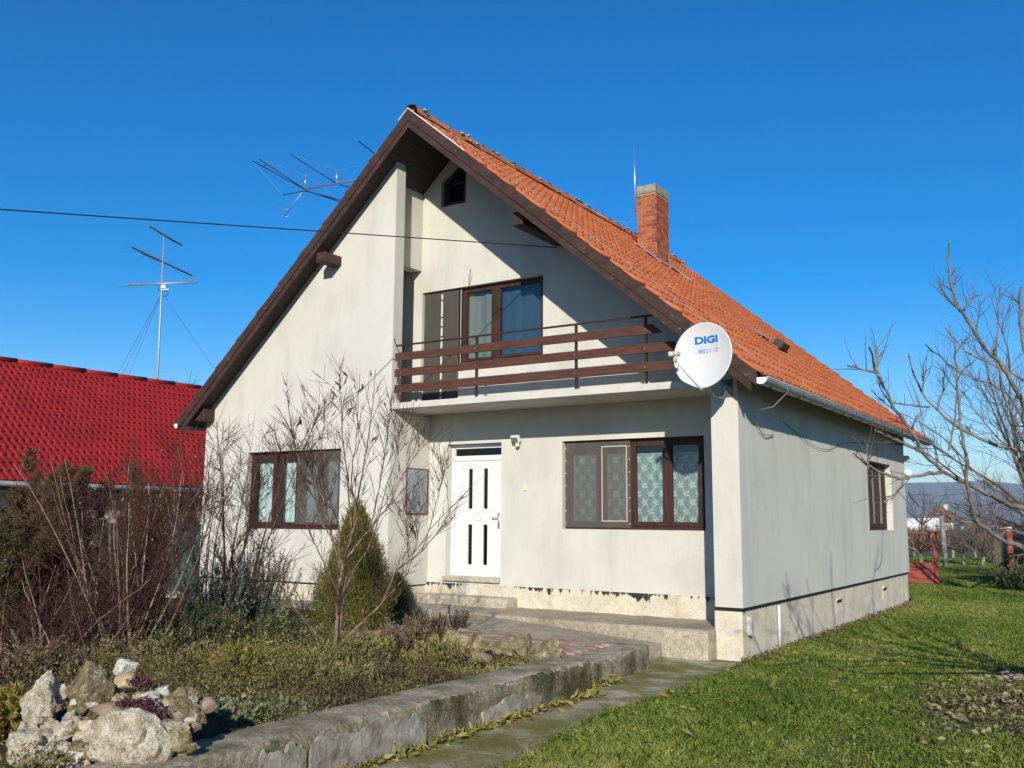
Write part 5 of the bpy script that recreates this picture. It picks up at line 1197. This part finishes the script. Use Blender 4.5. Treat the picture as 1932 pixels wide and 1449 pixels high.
def juniper(base, Hh, Rr, label, seed, nsp, tone):
    r = np.random.default_rng(seed); t = thing('juniper', tuple(base), label, 'tree'); T = Tubes(); P = []; Dr = []; RV = []; base = np.array(base, float)
    for k in range(nsp):
        an = r.uniform(0, 6.28); off = Rr*math.sqrt(r.random())*.8; hh = Hh*r.uniform(.5, 1)*(1-.35*off/Rr)
        Q, _d = grow(T, r, base+[math.cos(an)*off*.3, math.sin(an)*off*.3, -.05], (math.cos(an)*off*.75/hh, math.sin(an)*off*.75/hh, 1), hh, .018, 10, .06, .02, 5, .25, .4)
        for _ in range(int(120*hh)):
            f = (.08+.92*r.random())*(len(Q)-1); i = min(int(f), len(Q)-2); p = Q[i]+(Q[i+1]-Q[i])*(f-i); q = f/(len(Q)-1)
            a2 = r.uniform(0, 6.28); L = (.10+.34*(1-q))*r.uniform(.5, 1.2); d = unit(np.array([math.cos(a2), math.sin(a2), r.uniform(.2, 1.1)]))
            n = 26; u = r.random(n); pos = p+d*L*u[:, None]+r.normal(size=(n, 3))*.012; P.append(pos); Dr.append(d+r.normal(size=(n, 3))*.6+[0, 0, .3]); RV.append(np.clip(tone+.25*(q-.5)+r.normal()*.16+r.normal(size=n)*.1, 0, 1))
    T.build('trunk', m_redtwig, t); P = np.concatenate(P); n = len(P)
    leafmesh('crown', P, np.concatenate(Dr), r.uniform(.5, 1.2, n)*.055, .011, m_juniper, t, r, np.concatenate(RV))
juniper(atZ(120, 1210, BZ), 2.75, 1.0, 'tall browning juniper behind the red stemmed shrub', 83, 20, .58)
juniper(atZ(-50, 1230, BZ), 2.3, 1.0, 'greener juniper cut by the left edge', 84, 18, .2)
juniper(atZ(262, 1195, BZ), 3.0, .45, 'narrow brown juniper top between the bare stems', 85, 7, .75)

def sprigs(name, base, Hh, Rr, nst, label, seed, mat, per=40, L=.028, W=.007, bend=.5, cat='shrub', tone=(.3, .9)):
    """bush of upright leafy sprigs (lavender, rosemary)"""
    r = np.random.default_rng(seed); t = thing(name, tuple(base), label, cat); T = Tubes(); P = []; Dr = []; RV = []; base = np.array(base, float)
    for _ in range(nst):
        an = r.uniform(0, 2*math.pi); ra = Rr*math.sqrt(r.random()); p = base+[math.cos(an)*ra*.55, math.sin(an)*ra*.55, -.02]
        d = np.array([math.cos(an)*ra/Rr*bend, math.sin(an)*ra/Rr*bend, 1])
        Q, _d = grow(T, r, p, d, Hh*r.uniform(.55, 1.0)*(1-.25*ra/Rr), .004, 7, .07, .06, 3, .5, .3)
        f = (.15+.85*r.random(per))*(len(Q)-1); a = f.astype(int).clip(0, len(Q)-2); pos = Q[a]+(Q[a+1]-Q[a])*(f-a)[:, None]; tang = Q[a+1]-Q[a]; tang /= np.linalg.norm(tang, axis=1)[:, None]
        P.append(pos); Dr.append(tang+r.normal(size=(per, 3))*.55); RV.append(np.clip(tone[0]+(tone[1]-tone[0])*f/len(Q)+r.normal(size=per)*.12, 0, 1))
    T.build('stems', m_brownweed, t); P = np.concatenate(P); n = len(P)
    leafmesh('leaves', P, np.concatenate(Dr), r.uniform(.7, 1.3, n)*L, W, mat, t, r, np.concatenate(RV)); return t
sprigs('lavender', atZ(468, 1205, BZ), 1.42, .42, 150, 'tall grey green lavender in front of the left wall', 91, m_lav, 120, .038, .008, .42)
sprigs('lavender', atZ(405, 1215, BZ), 1.2, .40, 170, 'broader lavender clump left of the tall one', 92, m_lav, 60, .04, .010, .45)
sprigs('rosemary', atZ(345, 1240, BZ), .75, .50, 230, 'dark green rosemary mass beside the red stems', 93, m_rosemary, 60, .035, .010, .6)
sprigs('rosemary', atZ(520, 1225, BZ), .50, .36, 150, 'low arching rosemary left of the peach tree', 94, m_rosemary, 50, .035, .010, .8)
sprigs('dry_perennial', atZ(800, 1205, BZ), .42, .40, 120, 'dry brown perennials at the patio edge', 95, m_brownweed, 24, .03, .014, .6, 'plant')
sprigs('dry_perennial', atZ(860, 1185, BZ), .40, .25, 40, 'thin dry seed heads in front of the terrace', 96, m_brownweed, 12, .028, .018, .5, 'plant')
sprigs('dry_perennial', atZ(40, 1300, BZ), .55, .55, 190, 'brown withered perennials at the left edge', 97, m_brownweed, 34, .04, .012, .8, 'plant')
sprigs('yellow_plant', atZ(20, 1395, BZ), .42, .34, 130, 'yellow green leafy plant left of the rockery', 98, m_yellowleaf, 36, .05, .014, .7, 'plant')
sprigs('sage', atZ(425, 1372, BZ), .22, .34, 120, 'grey green sage right of the rockery', 99, m_sage, 26, .055, .030, 1.0, 'plant')
sprigs('sage', atZ(520, 1352, BZ), .17, .32, 90, 'low grey sage along the wall edge', 100, m_sage, 24, .045, .022, 1.1, 'plant')
def blooms(name, spots, mat, label, z0, size, cat='flower'):
    r = np.random.default_rng(len(spots)*7)
    t = thing(name, tuple(atZ(*spots[0], BZ)), label, cat); T = Tubes(); P = []; Dr = []
    for px, py in spots:
        g = atZ(px, py+26, BZ); p = np.array(atD(px, py, (g-CAM).dot(VIEW))); T.add(np.array([[g.x, g.y, BZ-.02], [(g.x+p[0])/2+.01, (g.y+p[1])/2, (BZ+p[2])/2], p]), np.array([.003, .003, .002]), 3, .5)
        for k in range(14): an = 2*math.pi*k/14; P.append(p); Dr.append((math.cos(an), math.sin(an), .35))
    T.build('stems', m_cover, t); n = len(P); leafmesh('petals', P, Dr, size, size*.5, mat, t, r, r.random(n)); return t
blooms('marigold', [(451, 1259), (479, 1279), (483, 1281)], m_flower, 'orange marigold flowers among the low plants', .4, .028)
blooms('aster', [(490, 1212), (497, 1220), (505, 1216), (512, 1228), (493, 1230), (520, 1236), (500, 1240), (487, 1224), (535, 1246), (515, 1222), (541, 1262)], m_whiteflower, 'small white aster heads left of the peach tree', .5, .013)
blooms('aster', [(655, 1254), (660, 1260), (650, 1262), (668, 1258), (662, 1266), (656, 1270)], m_whiteflower, 'white flower cluster at the foot of the peach tree', .4, .016)

# low ground cover over the bed, one mass
r = np.random.default_rng(111); P = []; Dr = []; RV = []; LL = []; Pb = []; Db = []; Rb = []; Lb = []
for _ in range(2100):
    y = r.uniform(3.2, 10.6); x = -5.32-5.2*r.random()**1.4*(.4+.6*(y-2.5)/8)
    q = (VIEW.x*x+VIEW.y*y); 
    if -6.9 < x and y < 4.75 and x < -5.3 and (x+5.9)**2+(y-4.1)**2 < .75: continue
    if x > -9.4 and y > 9.2: continue
    if x > -7.6 and y > 7.7: 
        if y > 8.75 or r.random() < .5: continue
    hgt = (.05+.36*r.random()**2.0*min(1, (-5.25-x)*1.2+.3))*(.4 if x > -7.6 and y > 7.2 else 1); n = 70
    if r.random() < .10 and x < -5.9 and not (x > -7.6 and y > 7.2): hgt = r.uniform(.35, .6)
    patch = math.sin(x*2.1+1)*math.sin(y*1.7)+.6*math.sin(x*5.3-y*4.1)
    c = np.array([x, y, BZ]); s = r.normal(size=(n, 3))*([.085, .085, 0] if hgt < .35 else [.05, .05, 0]); z = r.random(n)*hgt
    brown = patch < -.45 or r.random() < .12
    (Pb if brown else P).append(c+s+np.stack([0*z, 0*z, z], -1)); (Db if brown else Dr).append(r.normal(size=(n, 3))*.8+[0, 0, .75]); (Rb if brown else RV).append(np.clip(.5+.22*patch+.2*r.normal()+r.normal(size=n)*.16, 0, 1)); (Lb if brown else LL).append(r.uniform(.014, .05, n))
P = np.concatenate(P); LL = np.concatenate(LL); V, Fq = leaves_np(P, np.concatenate(Dr), LL, LL*.3, r)
tag(np_mesh('ground_cover', V, Fq, m_cover, None, np.repeat(np.concatenate(RV), 4)), 'low olive green plants covering the raised bed', kind='stuff')
P = np.concatenate(Pb); LL = np.concatenate(Lb); V, Fq = leaves_np(P, np.concatenate(Db), LL, LL*.25, r)
tag(np_mesh('dry_ground_cover', V, Fq, m_brownweed, None, np.repeat(np.concatenate(Rb), 4)), 'dry brown plant remains in the raised bed', kind='stuff')
# sedum on the rockery
P = []
for px, py in ((235,1328),(255,1332),(275,1338),(290,1344),(305,1348),(268,1326),(265,1345),(262,1284),(272,1292),(300,1356)):
    d = ray(px, py); hd = Vector((VIEW.x, VIEW.y, 0)).normalized(); A = atZ(190, 1452, .30)
    Q = CAM+d*((.30+.62*hd.dot(CAM-A)-CAM.z)/(d.z-.62*hd.dot(d))); P.append(np.array(Q-ray(px, py)*.09)+r.normal(size=(240, 3))*[.030, .030, .010])
P = np.concatenate(P); V, Fq = leaves_np(P, r.normal(size=P.shape)+[0, 0, .8], .022, .012, r); o = np_mesh('sedum', V, Fq, m_sedum, None, np.repeat(r.random(len(P)), 4)); tag(o, 'purple red sedum spreading over the rockery stones', 'plant')

# ---------------------------------------------------------------- lawn grass, leaves, litter
r = np.random.default_rng(131)
def edge_x(y): return np.interp(y, [e_[0] for e_ in edge], [e_[1] for e_ in edge])
N = 420000
u = r.random(N); y = 5.0+46*u**1.9; x = np.where(y < 12.3, 0, 0)+0.0
xmax = .9-.055*y; xmin = np.where(y < 12.3, edge_x(y), np.where(y < 24, XR+.08, -9))
x = xmin+(xmax-xmin)*r.random(N)
dens = .55+.3*np.sin(x*1.9+y*.7)*np.sin(y*1.3-x*.6)+.25*np.sin(x*6.1-y*4.3)*np.sin(y*5.7+x*2.2)
bare = np.exp(-(((x+1.1)/.9)**2+((y-10.6)/1.6)**2))*.9+np.exp(-((x-XR)/.18)**2)*((y > 12.3) & (y < 24))*.75+np.exp(-((x-edge_x(y))/.12)**2)*(y < 12.3)*.55
thin = .55*np.clip(np.sin(x*2.7+1.1*np.sin(y*1.9))*np.sin(y*2.2+1.3*np.sin(x*2.1))-.25, 0, 1)*(y < 13)
keep = r.random(N) < np.clip(dens+.35-bare-thin, 0.05, 1); x, y, dens = x[keep], y[keep], dens[keep]; n = len(x)
dist = np.hypot(x, y); h_ = (.012+.030*r.random(n)**1.5)*(.45+1.0*np.clip(dens, 0, 1.2))*(1+.02*dist); w_ = (.0035+.0035*r.random(n))*(1+.07*dist)
an = r.uniform(0, 2*np.pi, n); ln = r.normal(size=(n, 2))*.55*h_[:, None]
p = np.stack([x, y, np.full(n, -.03)], 1); a = np.stack([np.cos(an)*w_, np.sin(an)*w_, 0*w_], 1); tip = p+np.stack([ln[:, 0], ln[:, 1], h_+.012], 1)
mid = p+np.stack([ln[:, 0]*.3, ln[:, 1]*.3, (h_+.012)*.6], 1)
V = np.stack([p-a, p+a, tip, mid-a*.8], 1)
V = np.stack([p-a, p+a, mid+a*.75, tip], 1).reshape(-1, 3)
tone = np.clip(.46+.22*np.sin(x*.9+1.3)*np.sin(y*.8)+.16*np.sin(x*3.7+y*2.9)*np.sin(y*2.3-x)+.14*np.sin(x*9.1)*np.sin(y*7.7+x)+r.normal(size=n)*.2, 0, 1)
o = np_mesh('grass', V, np.arange(4*n).reshape(-1, 4), m_grass, None, np.repeat(tone, 4)); tag(o, 'short green grass of the lawn with clover', kind='stuff')
# clover and small broad leaves near the camera
n = 42000; y = 5.0+9*r.random(n)**1.5; x = edge_x(y)-.03+(.9-.055*y-edge_x(y))*r.random(n)
k = (np.sin(x*2.3+y)*np.sin(y*1.9-x*.7)+.5*np.sin(x*5+1)*np.sin(y*4.4)) > -.25+.5*r.random(n); x, y = x[k], y[k]; n = len(x)
V, Fq = leaves_np(np.stack([x, y, r.uniform(-.02, .022, n)], 1), r.normal(size=(n, 3))*[1, 1, .35], r.uniform(.014, .032, n), r.uniform(.010, .022, n), r, .1)
o = np_mesh('clover', V, Fq, m_grass, None, np.repeat(np.clip(r.normal(size=n)*.2+.45, 0, 1), 4)); tag(o, 'clover and broad weeds growing through the lawn', kind='stuff')
def scatter(name, n, fx, mat, L, Wf, label, zf=(0, .03), flat=.25):
    P = np.array([fx() for _ in range(n)]); P[:, 2] += r.uniform(*zf, n); ll = r.uniform(*L, n)
    V, Fq = leaves_np(P, r.normal(size=(n, 3))*[1, 1, flat], ll, ll*Wf, r, .3); return tag(np_mesh(name, V, Fq, mat, None, np.repeat(r.random(n), 4)), label, kind='stuff')
def lawnp():
    yy = 5.5+8*r.random(); return (edge_x(yy)+(.6-.06*yy-edge_x(yy))*r.random(), yy, .0)
scatter('fallen_leaves', 210, lawnp, m_dryleaf, (.07, .13), .32, 'yellow leaves fallen on the lawn', (.0, .03))
def wallp(): yy = 4.3+5.5*r.random(); return (-4.76+abs(r.normal())*.05-(.2 if yy > 8.9 else 0), yy, .005)
scatter('wall_foot_leaves', 420, wallp, m_dryleaf, (.05, .11), .34, 'yellowed leaves gathered at the foot of the low wall', (0, .05), .5)
def wallw(): yy = 4.3+5.5*r.random(); return (-4.77+abs(r.normal())*.03-(.2 if yy > 8.9 else 0), yy, .0)
scatter('wall_foot_weeds', 500, wallw, m_grass, (.04, .09), .3, 'small green weeds along the foot of the low wall', (0, .03), 1.2)
def patchp(): return (-.95+r.normal()*.6, 10.7+r.normal()*1.0, -.01)
scatter('leaf_litter', 3500, patchp, m_litter, (.03, .08), .5, 'brown leaf litter on the bare patch at the right edge', (0, .03), .4)
def footp(): yy = 12.4+11*r.random(); return (XR+.05+abs(r.normal())*.14, yy, -.02)
scatter('wall_litter', 2600, footp, m_litter, (.02, .06), .5, 'dry litter along the foot of the side wall', (0, .04), .6)
# gravel heap by the patch
mb = MB(); rq = random.Random(9)
for _ in range(160): mb.sphere((-1.05+rq.gauss(0, .35), 12.7+rq.gauss(0, .28), .0+rq.random()*.03), rq.uniform(.015, .045), 6, 4, (1, rq.uniform(.6, 1), .6))
tag(mb.build('gravel', m_brownstone, None), 'scattered pale gravel at the right edge of the lawn', kind='stuff')
sprigs('dark_bush', (-2.5, 28.3, 0), .9, .8, 160, 'dark leafy bush at the foot of the black tank', 140, m_rosemary, 30, .08, .04, .9)
for i, (px, py, mt, lb) in enumerate([(600, 1262, m_cover, 'upright leafy weed left of the peach trunk'), (700, 1255, m_cover, 'bushy olive weed right of the peach trunk'), (760, 1240, m_brownweed, 'brown bushy weed behind the wall'), (555, 1290, m_cover, 'spreading leafy weed near the asters'), (820, 1262, m_cover, 'low green weed beside the mossy stones'), (450, 1290, m_yellowleaf, 'yellow green marigold foliage'), (655, 1300, m_cover, 'low leafy weed above the wall edge'), (390, 1275, m_brownweed, 'withered stalks behind the rockery')]):
    sprigs('weed', atZ(px, py, BZ), .30+.1*(i % 3), .34, 75, lb, 160+i, mt, 30, .05, .016, .8, 'plant')
# thin air over the valley
mb = MB(); mb.box(-3200, 3200, -3200, 3200, -1.2, 142); hz = mb.build('haze', None) if False else None
me = mb.mesh('haze'); mh = bpy.data.materials.new('haze_air'); mh.use_nodes = True; nt = mh.node_tree; nt.nodes.clear()
out = nt.nodes.new('ShaderNodeOutputMaterial'); pv = nt.nodes.new('ShaderNodeVolumePrincipled'); pv.inputs['Color'].default_value = (.55, .76, 1, 1); pv.inputs['Density'].default_value = .00026; pv.inputs['Anisotropy'].default_value = .0
nt.links.new(pv.outputs[0], out.inputs['Volume']); me.materials.append(mh); hz = link(bpy.data.objects.new('haze', me)); tag(hz, 'pale blue air haze over the valley', kind='stuff')
# rubble filling the rockery
rq = random.Random(77)
for i in range(64):
    rock(rq.uniform(35, 365), rq.uniform(1312, 1442), rq.uniform(20, 46), rq.uniform(16, 34), rq.choice([m_lime, m_lime, m_lime, m_whitestone, m_limedark]), 'small pale rubble stone filling a gap in the rockery', 400+i, group='rubble between the rockery boulders')
